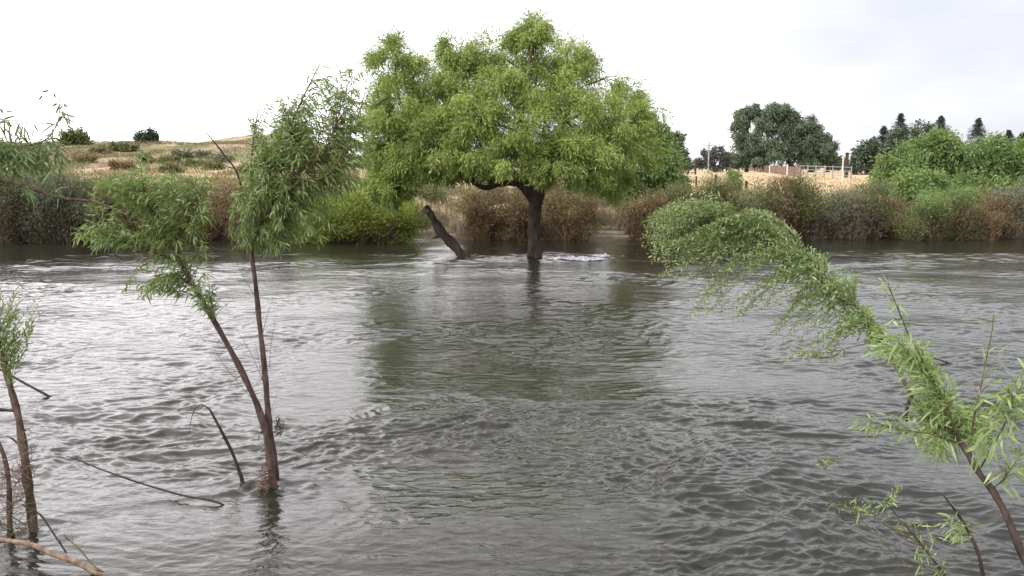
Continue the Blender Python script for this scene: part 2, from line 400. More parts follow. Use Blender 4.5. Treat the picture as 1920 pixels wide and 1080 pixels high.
for (cx, cy, rx, ry, hh) in ((1095, 488, .9, .42, .10), (1125, 482, .45, .32, .15), (1050, 487, .6, .22, .05)):
    c0 = W(cx, cy)
    gx, gy = np.meshgrid(np.linspace(-1, 1, 60), np.linspace(-1, 1, 40), indexing='ij')
    X = c0[0] + gx * rx; Y = c0[1] + gy * ry
    e = np.clip(1 - gx ** 2 - gy ** 2, 0, 1)
    Z = water_h(X, Y) + .012 + e * hh * .6 * (0.5 + 1.3 * noise2(X / .3, Y / .14, 31) + .7 * noise2(X / .12, Y / .07, 32)) - .03 * (e <= 0)
    ii = np.arange(59)[:, None] * 40; jj = np.arange(39)[None]
    mb.add(np.stack([X, Y, Z], -1), np.stack([ii + jj, ii + 40 + jj, ii + 41 + jj, ii + jj + 1], -1).reshape(-1, 4), None, (np.clip(e * 1.3, 0, .60)).ravel())
o = mb.build("foam", m, smooth=True); props(o, "white broken foam on the water at the foot of the big willow", "foam", kind='stuff')

# mud bars in the two inlets of the far bank
mb = MB()
for (x0, x1, py, th) in ((770, 858, 434, .10), (775, 850, 424, .12), (790, 860, 415, .14), (1088, 1176, 437, .10), (1092, 1180, 428, .10), (1095, 1170, 418, .14), (820, 905, 442, .07), (1110, 1200, 444, .05)):
    a = W(x0, py); b = W(x1, py); n = 40
    s = np.linspace(0, 1, n)
    X = a[0] + (b[0] - a[0]) * s
    wv = .45 * np.sin(pi * s) ** .4 * (1 + .5 * noise2(X * 1.5, X * 0 + py, 3))
    yc = a[1] + .3 * noise2(X / 1.2, X * 0 + py * .3, 6)
    V = np.stack([np.stack([X, yc - wv, X * 0 - .06], -1), np.stack([X, yc - wv * .75, X * 0 + th * (.7 + .5 * noise2(X * 3, X * 0 + py, 5))], -1),
                  np.stack([X, yc + wv * .6, X * 0 + th * .9], -1), np.stack([X, yc + wv, X * 0 - .06], -1)], 1).reshape(-1, 3)
    ii = np.arange(n - 1)[:, None] * 4; jj = np.arange(3)[None]
    mb.add(V, np.stack([ii + jj, ii + 4 + jj, ii + 5 + jj, ii + jj + 1], -1).reshape(-1, 4))
m = bark_mat("pale_mud", (.08, .065, .045), (.17, .14, .10), 5, .3, 1)
o = mb.build("mud_bar", m, smooth=True); props(o, kind='structure')

# ---------------------------------------------------------------- foliage growers
def rand_unit(n):
    return nrm(rng.normal(size=(n, 3)))
def crown(mb, lobes, dens=1.0, L_=.15, W_=.035, k=8, hang=.5, sub=11, squash=.85, clump=.42, up=0.0, cone=.9):
    """lobes = [(centre xyz, radius)]: leaves in clumps of drooping strands through each lobe's volume"""
    for (c, r) in lobes:
        ns = max(4, int(sub * (0.7 + 0.6 * rng.random())))
        sd = rand_unit(ns); sd[:, 2] *= squash
        sc = c + sd * r * (0.45 + 0.5 * rng.random((ns, 1)))
        sr = r * clump * (0.65 + 0.7 * rng.random(ns))
        ct = rng.random(ns)
        n = int(dens * ns)
        if n < ns: n = ns
        idx = rng.integers(0, ns, n)
        a = sc[idx] + rand_unit(n) * sr[idx][:, None] * (rng.random((n, 1)) ** .45) * np.array([1, 1, .8])
        outw = nrm(a - c) * .55
        sdv = nrm(outw + np.array([0, 0, -hang + up]) + rng.normal(size=(n, 3)) * .35)
        t = np.arange(k)[None, :, None] * L_ * .55
        pts = a[:, None] + sdv[:, None] * t + np.array([0, 0, -1]) * (t ** 2) * hang * .8
        d = sdv[:, None] + rng.normal(size=(n, k, 3)) * cone * .6 + np.array([0, 0, -hang * .4])
        tint = np.clip(ct[idx][:, None] * .6 + rng.random((n, k)) * .5 - .05, 0, 1)
        ll = L_ * (.6 + .7 * rng.random(n * k))
        leaves(mb, pts.reshape(-1, 3), d.reshape(-1, 3), ll, ll * (W_ / L_), 0.12, False, tint.ravel())

def grow(mt, ml, skel, targets, bias=(0, 0, 0), L_=.1, W_=.014, gap=.02, droop=.2, start=.2, r0=.004, sag=.08, near=True, cone=.8, maxlen=9, per=2, hangleaf=.3, kmin=0, lsd=.35):
    """a twig from the nearest skeleton point to every target, with alternate leaves"""
    skel = np.asarray(skel); bias = np.asarray(bias, float)
    LB, LD, LL, LT = [], [], [], []
    for tg in targets:
        d = np.linalg.norm(skel - (tg + bias), axis=1)
        k = int(np.argmin(d)); a = skel[max(0, k - rng.integers(0, 3))]
        ln = np.linalg.norm(tg - a)
        if ln > maxlen:
            a = tg + (a - tg) * maxlen / ln; ln = maxlen
        if ln < .02: continue
        mid = (a + tg) / 2 + np.array([0, 0, sag * ln]) + rng.normal(size=3) * ln * .06
        end = tg + np.array([0, 0, -sag * ln * .7])
        n = max(5, int(ln / gap / 2))
        c = tube(mt, [a, mid, end], [r0 * min(1.6, .5 + ln * 1.1), r0 * .7, r0 * .3], min(n, 14), 4, 0.05, rng.random())
        nl = max(3, int(ln * (1 - start) / gap))
        u = np.linspace(start, 1, nl)
        cc = spline([a, mid, end], 30)
        p = np.stack([np.interp(u, np.linspace(0, 1, 30), cc[:, q]) for q in range(3)], 1)
        tn = nrm(np.stack([np.interp(u, np.linspace(0, 1, 30), nrm(np.gradient(cc, axis=0))[:, q]) for q in range(3)], 1))
        ph = np.arange(nl) * 2.4 + rng.random() * 6
        s1 = nrm(np.cross(tn, [0.1, 0.3, 1.0])); s2 = np.cross(s1, tn)
        rad = np.cos(ph)[:, None] * s1 + np.sin(ph)[:, None] * s2
        dd = tn * .75 + rad * cone + rng.normal(size=(nl, 3)) * .22 + np.array([0, 0, -hangleaf])
        LB.append(p); LD.append(dd); LL.append(L_ * np.clip(1 + lsd * rng.normal(size=nl), .35, 1.7) * (1 - .35 * u)); LT.append(np.clip(rng.random() * .5 + rng.random(nl) * .5, 0, 1))
    LB = np.concatenate(LB); LD = np.concatenate(LD); LL = np.concatenate(LL); LT = np.concatenate(LT)
    leaves(ml, LB, LD, LL, W_ * (.7 + .6 * rng.random(len(LL))), droop, near, LT)

def ell(specs, d, dsp):
    """targets in ellipses (px,py,rx,ry,n) seen at distance d +- dsp"""
    o = []
    for (px, py, rx, ry, n) in specs:
        for _ in range(n):
            a = random.random() * 2 * pi; r = random.random() ** .5
            o.append(P(px + cos(a) * rx * r, py + sin(a) * ry * r, d + random.uniform(-dsp, dsp)))
    return o
def path(pts):
    """[(px,py,d)] -> world points"""
    return [P(*p) for p in pts]

# ---------------------------------------------------------------- the big willow in the river
TD = float(tb[1]); tm = mpp(TD) * 1.0
root = thing("willow_tree", (tb[0], TD, 0), "large round-crowned willow standing in the river with a dark trunk that forks low", "tree")
trunk = MB()
def T(px, py, dy=0): return P(px, py, TD + dy)
tube(trunk, [T(1003, 520), T(1003, 483), T(1001, 440), T(1002, 400), T(1004, 372), T(1000, 352)], np.array([18, 13.5, 11.5, 12, 13.5, 10]) * tm, 40, 16, .07)
trunk.build("trunk", M['bark'], root, True)
limbs = [([T(1000, 375), T(985, 355), T(965, 343), T(935, 345), T(912, 352), T(895, 346), T(870, 325), T(840, 290), T(800, 250)], [10, 8, 6.5, 5.5, 5, 4.6, 4, 3.2, 2.2]),
         ([T(1006, 378), T(1020, 352), T(1032, 325, .3), T(1045, 280, .6), T(1060, 220, .8), T(1070, 150, .6)], [9.5, 8, 7, 6, 4.5, 2.2]),
         ([T(996, 365), T(985, 340), T(985, 300, -.5), T(975, 240, -.8), T(985, 160, -.6), T(1000, 80, -.3)], [10, 8, 7, 6, 4.5, 2]),
         ([T(1030, 335), T(1070, 310, -.6), T(1120, 280, -1.2), T(1160, 240, -1.2)], [7, 6, 4.5, 2.5]),
         ([T(985, 345, 0), T(940, 300, 1.0), T(900, 240, 1.6), T(870, 160, 1.3)], [8, 6, 5, 2.5]),
         ([T(870, 325), T(820, 300, -.8), T(770, 250, -1.0), T(745, 170, -.6)], [4.5, 4, 3.5, 2])]
skel = []
for pts, rr in limbs:
    b = MB(); c = tube(b, pts, np.array(rr) * tm, 34, 10, .07); skel.append(c)
    b.build("limb", M['bark'], root, True)
skel = np.concatenate(skel)
L0 = [(740, 112, 36, 0), (775, 150, 48, .5), (740, 185, 44, -.8), (770, 215, 50, .8), (735, 262, 46, -.4), (790, 262, 50, -1.2), (738, 318, 40, .3), (735, 352, 28, -.5), (712, 345, 22, -.2),
      (862, 100, 38, 0), (880, 145, 50, .9), (850, 185, 50, -1), (925, 105, 42, .3), (930, 165, 52, -1.2), (1000, 52, 30, 0), (1003, 98, 46, .7), (1062, 105, 48, 0),
      (1005, 160, 55, -1.5), (1070, 165, 58, 1), (1115, 155, 48, -.3), (1060, 225, 60, -2), (1125, 222, 58, -1.6), (1160, 205, 50, .8), (1192, 240, 44, 0), (1180, 290, 52, -1),
      (1120, 290, 58, -2.4), (1050, 290, 52, -2.4), (985, 240, 56, -2.2), (905, 235, 56, -2.0), (845, 255, 52, -1.5), (818, 182, 40, .2), (900, 286, 44, -2.0), (960, 294, 42, -2.6), (830, 302, 40, -.8), (775, 305, 38, -.6),
      (1012, 300, 34, -2.0), (1098, 318, 34, -1), (1145, 335, 36, 0), (1000, 270, 60, 1.8), (1080, 280, 60, 2.2), (900, 270, 56, 2.0), (1140, 270, 55, 1.8), (960, 190, 60, 1.8), (820, 240, 55, 1.7), (1040, 190, 55, 2.2), (700, 215, 18, 0), (712, 290, 22, .3), (855, 322, 26, .6), (920, 318, 22, .8)]
lobes = [(P(px, py, TD + dy), r * tm * (1.13 if py < 210 else 1.03)) for px, py, r, dy in L0]
cb = MB()
crown(cb, lobes, dens=78, L_=.118, W_=.029, k=6, hang=.36, sub=14, clump=.335, squash=.9)
tw = MB()
for (c, r) in lobes:
    k = int(np.argmin(np.linalg.norm(skel - (c + np.array([0, 0, -.6])), axis=1))); a = skel[k]
    mid = (a + c) / 2 + np.array([0, 0, .1])
    tube(tw, [a, mid, c], [.045, .035, .02], 10, 6, .1)
    for _ in range(5):
        e = c + rand_unit(1)[0] * r * .85
        tube(tw, [c, (c + e) / 2 + np.array([0, 0, .1]), e], [.02, .012, .006], 6, 4)
tw.build("branch", M['bark'], root, True)
cb.build("crown", M['willow'], root)

# dead leaning snag beside it
b = MB(); sd = float(W(870, 481)[1]); sm = mpp(sd)
root = thing("dead_snag", W(868, 481), "dark dead tree stump leaning left out of the river beside the big willow", "dead tree")
tube(b, [P(885, 500, sd), P(866, 478, sd), P(848, 456, sd), P(828, 436, sd), P(815, 415, sd), P(806, 399, sd), P(799, 388, sd)], np.array([12, 9.5, 9, 9.5, 7, 6.5, 6.2]) * sm, 30, 10, .12)
b.build("trunk", M['bark'], root, True)
b = MB(); tube(b, [P(826, 440, sd), P(818, 444, sd), P(812, 447, sd)], np.array([4, 3, 1.5]) * sm, 8, 6, .1); b.build("branch_stub", M['bark'], root, True)
b = MB(); tube(b, [P(802, 396, sd - .1), P(797, 396, sd - .16), P(793, 393, sd - .2)], np.array([5, 4.6, 4.2]) * sm, 6, 8, .1); b.build("broken_end", M['drift'], root, True)
b = MB(); tube(b, [P(874, 480, sd), P(882, 470, sd), P(888, 462, sd)], np.array([1.2, 1, .6]) * sm, 8, 5); b.build("twig", M['stick'], root, True)

# ---------------------------------------------------------------- foreground saplings
def stem_obj(root, name, pts, rpx, mat, n=40, sides=10, rough=.10):
    b = MB(); w = path(pts); ds = [p[2] for p in pts]
    rr = [r * .62 * mpp(d) for r, d in zip(rpx, ds)]
    c = tube(b, w, rr, n, sides, rough); b.build(name, mat, root, True)
    return c
SB = float(sb[1])
root = thing("willow_sapling", (sb[0], SB, 0), "two-stemmed young willow rising from the river, one stem leaning left, left of centre", "sapling")
ca = stem_obj(root, "stem", [(514, 935, SB), (511, 900, SB), (504, 840, SB), (488, 775, SB - .02), (455, 700, SB - .1), (412, 620, SB - .2), (372, 552, SB - .3), (338, 492, SB - .35), (312, 450, SB - .4), (290, 405, SB - .4), (270, 360, SB - .4)], [16, 14, 12, 10, 9, 8, 7, 6.2, 4.6, 3, 1.6], M['bark_s'], 60)
cbm = stem_obj(root, "stem", [(518, 900, SB + .05), (509, 830, SB + .06), (503, 780, SB + .06), (497, 700, SB + .1), (487, 610, SB + .12), (479, 530, SB + .15), (472, 470, SB + .2), (478, 400, SB + .2), (505, 320, SB + .2), (540, 245, SB + .2), (572, 175, SB + .2), (600, 120, SB + .2)], [12, 10, 9.5, 8.5, 8, 7, 6, 5.2, 4.2, 3, 2, 1], M['bark_s'], 60)
c3 = stem_obj(root, "branch", [(472, 455, SB + .2), (500, 400, SB + .1), (560, 340, SB - .1), (610, 280, SB - .1), (640, 200, SB), (655, 150, SB)], [4, 3.4, 3, 2.3, 1.6, .8], M['bark_g'], 30, 6)
c4 = stem_obj(root, "branch", [(478, 400, SB + .2), (470, 340, SB + .3), (475, 260, SB + .3), (490, 180, SB + .3)], [3, 2.4, 1.7, .8], M['bark_g'], 24, 6)
c7 = stem_obj(root, "branch", [(560, 340, SB - .1), (610, 330, SB - .2), (650, 270, SB - .2), (680, 190, SB - .2), (690, 130, SB - .2)], [2.6, 2.2, 1.7, 1.2, .6], M['bark_g'], 24, 6)
c5 = stem_obj(root, "branch", [(338, 492, SB - .35), (280, 470, SB - .4), (210, 445, SB - .4), (150, 430, SB - .45)], [3.4, 2.6, 2, 1], M['bark_g'], 24, 6)
c6 = stem_obj(root, "branch", [(325, 470, SB - .35), (350, 420, SB - .5), (375, 370, SB - .5)], [3.4, 2.4, 1.2], M['bark_g'], 20, 6)
stem_obj(root, "dead_branch", [(474, 430, SB + .2), (458, 380, SB + .2), (445, 325, SB + .15), (420, 290, SB + .1), (398, 262, SB), (383, 246, SB)], [2.6, 2.6, 3, 2.4, 1.8, .8], M['stick'], 30, 6)
stem_obj(root, "dead_branch", [(440, 316, SB + .14), (425, 312, SB + .1), (408, 300, SB + .1)], [2, 1.5, .7], M['stick'], 12, 5)
t_, l_ = MB(), MB()
grow(t_, l_, np.concatenate([ca[30:], c5, c6]), ell([(330, 395, 62, 62, 80), (235, 355, 62, 40, 46), (285, 345, 80, 30, 30), (195, 438, 62, 26, 46), (290, 440, 50, 40, 34), (300, 515, 50, 28, 24), (385, 375, 26, 55, 24), (385, 545, 28, 36, 18), (345, 450, 45, 45, 34), (255, 535, 22, 18, 6), (268, 300, 8, 24, 3)], SB - .4, .28), (0.12, 0, -.12), L_=.095, W_=.0135, gap=.0145, droop=.25, start=.25, r0=.0035, maxlen=.55)
t_.build("twigs", M['bark_g'], root, True); l_.build("foliage", M['sapling'], root)
t_, l_ = MB(), MB()
grow(t_, l_, np.concatenate([cbm[36:], c3, c4, c7]), ell([(520, 400, 72, 66, 95), (565, 300, 85, 60, 120), (565, 215, 66, 48, 70), (500, 440, 50, 32, 44), (615, 340, 62, 62, 70), (540, 250, 50, 50, 60), (640, 225, 36, 66, 30), (622, 150, 28, 40, 12), (482, 230, 16, 52, 16), (675, 290, 24, 80, 32), (650, 180, 44, 70, 26), (692, 250, 14, 70, 16), (450, 400, 22, 60, 30), (470, 320, 22, 50, 16), (588, 420, 40, 40, 14), (690, 120, 5, 20, 1)], SB + .15, .38), (-.04, 0, -.18), L_=.085, W_=.012, gap=.0145, droop=.3, start=.2, r0=.0035, maxlen=.6, hangleaf=.5)
t_.build("twigs", M['bark_g'], root, True); l_.build("foliage", M['sapling'], root)
b = MB()
for (x0, y0, x1, y1) in ((470, 745, 395, 640), (450, 700, 400, 668), (495, 720, 440, 610), (505, 690, 515, 600), (490, 640, 512, 560), (480, 560, 430, 470), (460, 700, 430, 720), (510, 790, 520, 740), (430, 650, 380, 640), (500, 760, 480, 650), (400, 600, 440, 560)):
    a = P(x0, y0, SB); e = P(x1, y1, SB + random.uniform(-.1, .1))
    md = (a + e) / 2 + rng.normal(size=3) * .02
    tube(b, [a, md, e], [.0035, .0025, .0012], 10, 4)
    for _ in range(4):
        q = a + (e - a) * random.uniform(.3, .95); tube(b, [q, q + rng.normal(size=3) * .03 + np.array([0, 0, .02])], [.0014, .0008], 4, 4)
b.build("bare_twigs", M['twig_grey'], root, True)

def debris(root, name, px, py, rx, ry, d, n, mat, r=.003, ln=.12, dsp=.08):
    b = MB()
    for _ in range(n):
        a = random.random() * 2 * pi; q = random.random() ** .6
        c = P(px + cos(a) * rx * q, py + sin(a) * ry * q, d + random.uniform(-dsp, dsp))
        v = rand_unit(1)[0] * np.array([1, .7, .8]) * ln * random.uniform(.4, 1.2)
        tube(b, [c - v, c + rng.normal(size=3) * ln * .15, c + v], [r * .6, r, r * .4], 6, 4, .1, random.random())
    return b.build(name, mat, root, True) if root is not None or name else b
debris(root, "caught_debris", 497, 898, 13, 30, SB - .08, 130, M['debris'], .0032, .06, .06)
debris(root, "caught_debris", 523, 800, 8, 18, SB, 40, M['stick'], .004, .05, .05)
debris(root, "caught_debris", 495, 815, 10, 26, SB, 30, M['stick'], .003, .06, .05)

# left edge sapling
LBD = float(lb[1])
root = thing("willow_sapling", (lb[0], LBD, 0), "young willow at the left edge with flood debris wrapped around its lower stem", "sapling")
cl = stem_obj(root, "stem", [(68, 1040, LBD), (62, 985, LBD), (54, 920, LBD), (45, 850, LBD), (33, 775, LBD), (16, 715, LBD), (0, 655, LBD), (-22, 590, LBD), (-40, 520, LBD)], [17, 15, 14, 13, 10.5, 9.5, 8, 6, 4], M['bark_s'], 60)
stem_obj(root, "stem", [(22, 1060, LBD - .1), (18, 980, LBD - .1), (16, 900, LBD - .1), (2, 840, LBD - .1), (-30, 780, LBD)], [10, 9, 7, 6, 4], M['bark_s'], 30)
stem_obj(root, "broken_branch", [(38, 770, LBD), (10, 769, LBD - .02), (-30, 764, LBD - .05)], [4, 5, 4.5], M['stick'], 14, 6)
stem_obj(root, "broken_branch", [(34, 832, LBD), (22, 822, LBD - .02), (12, 818, LBD - .02)], [3, 2.4, 1.5], M['stick'], 10, 6)
t_, l_ = MB(), MB()
grow(t_, l_, cl[30:], ell([(12, 640, 26, 40, 10), (20, 600, 40, 40, 8), (45, 575, 34, 40, 8), (10, 550, 26, 40, 7), (50, 630, 26, 40, 5), (-20, 560, 40, 60, 10), (68, 590, 14, 40, 4)], LBD, .3), (-.05, 0, -.3), L_=.07, W_=.011, gap=.022, droop=.1, start=.2, r0=.003, sag=-.03, hangleaf=-.25, maxlen=.7)
t_.build("twigs", M['bark_g'], root, True); l_.build("foliage", M['sapling'], root)
debris(root, "caught_debris", 48, 880, 18, 80, LBD - .05, 90, M['twig_brown'], .0035, .07)
debris(root, "caught_debris", 14, 905, 40, 50, LBD - .15, 190, M['debris'], .0028, .07)
debris(root, "caught_debris", 15, 990, 60, 46, LBD - .2, 110, M['twig_brown'], .003, .12)

# overhanging willow off the left edge
OD = 6.4
ob = np.array([P(-430, 900, OD)[0], OD, 0.0])
ob[2] = 0
root = thing("willow_tree", ob, "willow branch with hanging leaves reaching in from beyond the upper left edge", "tree")
co = stem_obj(root, "trunk", [(-420, 1180, OD), (-400, 900, OD), (-360, 600, OD), (-320, 420, OD), (-260, 250, OD), (-220, 60, OD)], [34, 30, 24, 20, 14, 7], M['bark_s'], 40)
c1 = stem_obj(root, "branch", [(-345, 520, OD), (-260, 400, OD), (-120, 345, OD), (0, 337, OD), (60, 355, OD), (120, 372, OD), (180, 379, OD), (240, 404, OD)], [11, 9, 7, 5.2, 4.8, 4.4, 3.6, 1.8], M['bark_s'], 50, 8, .1)
c2 = stem_obj(root, "branch", [(-260, 400, OD), (-150, 300, OD), (-40, 290, OD + .1), (40, 300, OD + .1), (90, 325, OD + .1)], [7, 5, 3.5, 2.5, 1.2], M['bark_g'], 40, 6)
c3 = stem_obj(root, "branch", [(-150, 300, OD), (-60, 270, OD), (20, 275, OD), (80, 265, OD), (108, 230, OD), (112, 175, OD)], [4, 3, 2.4, 2, 1.4, .8], M['bark_g'], 40, 6)
c4 = stem_obj(root, "branch", [(-60, 270, OD), (-20, 240, OD), (20, 225, OD), (55, 232, OD)], [2.4, 2, 1.4, .7], M['bark_g'], 20, 6)
t_, l_ = MB(), MB()
grow(t_, l_, np.concatenate([c1[14:], c2[8:], c3[8:]]), ell([(45, 285, 62, 28, 30), (70, 315, 48, 24, 20), (10, 300, 40, 34, 18), (-60, 310, 60, 60, 22), (98, 290, 26, 30, 8), (60, 350, 50, 16, 4)], OD, .3), (-.04, 0, .05), L_=.105, W_=.0135, gap=.019, droop=.3, start=.1, r0=.0025, hangleaf=.3, maxlen=.3, cone=1.1)
grow(t_, l_, c3[16:], ell([(100, 190, 26, 26, 4), (118, 215, 16, 40, 5), (85, 250, 30, 20, 4)], OD, .15), (0, 0, 0), L_=.115, W_=.013, gap=.034, droop=.3, start=.1, r0=.002, hangleaf=.7, maxlen=.16)
grow(t_, l_, c4, ell([(40, 235, 45, 22, 7), (0, 215, 20, 25, 4), (20, 260, 40, 20, 5)], OD, .15), (0, 0, 0), L_=.115, W_=.013, gap=.03, droop=.3, start=.1, r0=.002, hangleaf=.8, maxlen=.2)
t_.build("twigs", M['bark_g'], root, True); l_.build("foliage", M['overhang'], root)
b = MB()
for k in range(9):
    a = P(60 + k * 18, 356 + k * 3, OD); tube(b, [a, a + np.array([.02 * rng.normal(), 0, .05]), a + np.array([.05 * rng.normal(), .02, -.06 + .1 * random.random()])], [.003, .002, .001], 6, 4)
b.build_each("bare_twig", M['twig_grey'], root, True)

# sticks and drift wood
def stick(name, pts, rpx, mat, label, cat, twigs=0, extra=None):
    base = P(*pts[-1]) if pts[-1][1] > pts[0][1] else P(*pts[0])
    root = thing(name, base, label, cat)
    b = MB(); c = tube(b, path(pts), [r * .62 * mpp(p[2]) for r, p in zip(rpx, pts)], 36, 7, .08)
    b.build("stem", mat, root, True)
    if twigs:
        b = MB()
        for _ in range(twigs):
            q = c[rng.integers(4, len(c) - 2)]; e = q + rng.normal(size=3) * np.array([.06, .04, .03]) + np.array([0, 0, .05])
            tube(b, [q, (q + e) / 2 + rng.normal(size=3) * .008, e], [.003, .002, .001], 6, 4)
        b.build_each("twig", mat, root, True)
    return root
d = float(W(452, 897)[1])
stick("bent_stick", [(457, 910, d), (452, 893, d), (436, 850, d), (416, 810, d), (399, 778, d), (393, 768, d), (378, 759, d), (365, 768, d), (358, 790, d), (355, 812, d)], [6, 5.5, 5, 4.6, 4.2, 3, 1.6, 1.3, 1, .6], M['stick'], "broken stick poking out of the water with its thin tip bent over to the left", "stick")
d1 = float(W(405, 946)[1]); d0 = d1 + .5
stick("fallen_twig", [(124, 855, d0), (150, 864, d0), (200, 884, d1 + .4), (270, 908, d1 + .25), (340, 928, d1 + .1), (405, 941, d1), (425, 952, d1)], [1.2, 2, 2.6, 3, 3.4, 4, 3], M['stick'], "long thin bare twig lying just above the water in the lower left", "twig", 6)
d2 = float(W(98, 748)[1])
stick("fallen_branch", [(-40, 670, d2), (20, 704, d2), (60, 726, d2), (97, 746, d2), (110, 756, d2)], [3, 3.4, 3.8, 4.4, 3.5], M['stick'], "dark straight branch slanting down into the water behind the left edge sapling", "branch")
d3 = float(W(190, 1078)[1])
stick("driftwood_branch", [(-160, 1015, d3 + .05), (-60, 1008, d3), (0, 1012, d3), (60, 1022, d3), (95, 1038, d3), (130, 1050, d3), (165, 1066, d3), (200, 1084, d3), (240, 1100, d3)], [9, 9, 8.5, 8, 8.5, 8, 8.5, 7.5, 7], M['drift'], "pale bare driftwood branch lying across the bottom left corner", "branch", 5)
stick("fallen_twig", [(40, 945, d3 + .3), (75, 965, d3 + .3), (100, 1000, d3 + .25), (124, 1036, d3 + .15)], [2, 3, 3, 3], M['stick'], "short dark twig leaning on the driftwood below the left edge sapling", "twig", 3)
stick("fallen_twig", [(120, 1005, d3 + .2), (150, 1030, d3 + .15), (175, 1060, d3 + .1), (205, 1078, d3)], [1.5, 2, 2.5, 2], M['twig_brown'], "small forked twig at the far end of the pale driftwood", "twig", 5)
dd_ = float(W(1785, 686)[1])
stick("floating_twig", [(1740, 668, dd_), (1765, 676, dd_), (1790, 685, dd_), (1800, 690, dd_)], [1.5, 2.5, 4, 3], M['stick'], "small dark twig breaking the water surface behind the arching willow", "twig", 5)

# ---------------------------------------------------------------- arching willow on the right
rb = P(2120, 1480, 3.5); rb[2] = gz(rb[0], rb[1])
root = thing("arching_willow", rb, "bent green willow arching left over the river from the lower right corner", "willow")
AP = [(2120, 1480, 3.5), (2010, 1230, 3.7), (1955, 1110, 3.9), (1920, 1047, 4.0), (1887, 966, 4.15), (1859, 917, 4.25), (1834, 884, 4.35), (1806, 836, 4.5), (1770, 806, 4.7), (1733, 780, 4.9), (1712, 748, 5.1),
      (1684, 693, 5.4), (1651, 637, 5.7), (1622, 592, 6.0), (1576, 546, 6.3), (1536, 505, 6.6), (1490, 462, 6.9), (1430, 432, 7.1), (1370, 405, 7.3), (1310, 385, 7.5)]
ca = stem_obj(root, "stem", AP, [16, 14, 12.5, 11.5, 11, 10.5, 10, 9.5, 9, 8, 7, 7, 6.5, 6, 5, 4, 3.2, 2.6, 1.8, 1], M['bark'], 90, 10)
stem_obj(root, "broken_branch", [(1712, 740, 5.12), (1701, 762, 5.08), (1700, 790, 5.05)], [6, 6, 4.5], M['bark'], 12, 8, .12)
cb1 = stem_obj(root, "branch", [(1536, 505, 6.6), (1500, 462, 6.7), (1472, 425, 6.8), (1430, 405, 6.9), (1380, 392, 7.0)], [2.5, 2.2, 2, 1.5, .8], M['bark'], 24, 6)
cb2 = stem_obj(root, "branch", [(1490, 462, 6.9), (1420, 462, 6.9), (1340, 470, 7.0), (1260, 478, 7.0)], [2.5, 2, 1.5, .8], M['bark'], 24, 6)
cb3 = stem_obj(root, "branch", [(1651, 637, 5.7), (1600, 650, 5.8), (1550, 662, 5.9), (1495, 668, 6.0)], [2, 1.6, 1.2, .7], M['bark_g'], 24, 6)
t_, l_ = MB(), MB()
# plume: targets by stretch of the arch
tg = []
for (px, py, rx, ry, n, d) in ((1228, 430, 34, 34, 46, 7.4), (1262, 470, 50, 20, 40, 7.3), (1280, 512, 50, 12, 15, 7.2), (1335, 552, 40, 20, 12, 7.0), (1300, 580, 26, 8, 4, 7.0), (1395, 570, 50, 22, 17, 6.8), (1480, 606, 50, 25, 20, 6.4), (1545, 640, 40, 20, 16, 6.1),
                               (1310, 398, 55, 24, 46, 7.4), (1400, 402, 40, 16, 38, 7.2), (1465, 435, 30, 20, 28, 7.0), (1350, 440, 60, 30, 60, 7.2), (1440, 490, 50, 35, 56, 6.8), (1515, 495, 38, 32, 56, 6.7), (1565, 550, 40, 34, 66, 6.4), (1608, 600, 34, 32, 60, 6.0), (1645, 640, 28, 26, 36, 5.8), (1500, 560, 50, 26, 20, 6.5), (1590, 520, 24, 16, 12, 6.4), (1235, 400, 20, 16, 10, 7.4)):
    tg += ell([(px, py, rx, ry, n)], d, .3)
sk = np.concatenate([ca[58:], cb1, cb2])
grow(t_, l_, sk, tg, (.42, 0, .12), L_=.046, W_=.0105, gap=.0125, droop=.05, start=.12, r0=.0024, maxlen=1.0, hangleaf=-.1, cone=.9, sag=.09)
grow(t_, l_, cb3, ell([(1520, 665, 60, 10, 12)], 5.9, .1), (.1, 0, 0), L_=.05, W_=.011, gap=.016, start=.1, r0=.002, maxlen=.2, hangleaf=0)
l_.build("foliage", M['arch'], root); t_keep = t_
s1 = stem_obj(root, "shoot", [(1795, 815, 4.55), (1770, 760, 4.6), (1735, 690, 4.65), (1705, 630, 4.7), (1684, 580, 4.7), (1668, 540, 4.7), (1661, 512, 4.7)], [4, 3.4, 2.8, 2.4, 2, 1.5, .8], M['bark_g'], 40, 6)
s2 = stem_obj(root, "shoot", [(1818, 850, 4.45), (1825, 790, 4.4), (1838, 730, 4.35), (1850, 670, 4.35), (1860, 620, 4.3), (1863, 590, 4.3)], [3, 2.4, 2, 1.6, 1.2, .7], M['bark_g'], 40, 6)
s3 = stem_obj(root, "shoot", [(1834, 884, 4.35), (1860, 840, 4.2), (1885, 790, 4.1), (1905, 735, 4.1)], [3, 2.2, 1.8, 1], M['bark_g'], 24, 6)
s4 = stem_obj(root, "shoot", [(1800, 832, 4.5), (1750, 815, 4.45), (1690, 805, 4.4), (1630, 790, 4.4)], [3, 2.2, 1.8, 1], M['bark_g'], 24, 6)
s5 = stem_obj(root, "shoot", [(1859, 917, 4.25), (1880, 900, 4.15), (1900, 872, 4.1), (1915, 850, 4.1)], [2.2, 1.8, 1.4, .8], M['bark_g'], 24, 6)
t_, l_ = t_keep, MB()
grow(t_, l_, s1, ell([(1690, 600, 18, 40, 5), (1665, 530, 10, 16, 3), (1720, 670, 32, 34, 22), (1755, 730, 36, 34, 30), (1725, 640, 20, 20, 3)], 4.65, .12), (0, 0, -.1), L_=.085, W_=.0105, gap=.022, droop=.15, start=.05, r0=.002, maxlen=.16, hangleaf=-.1)
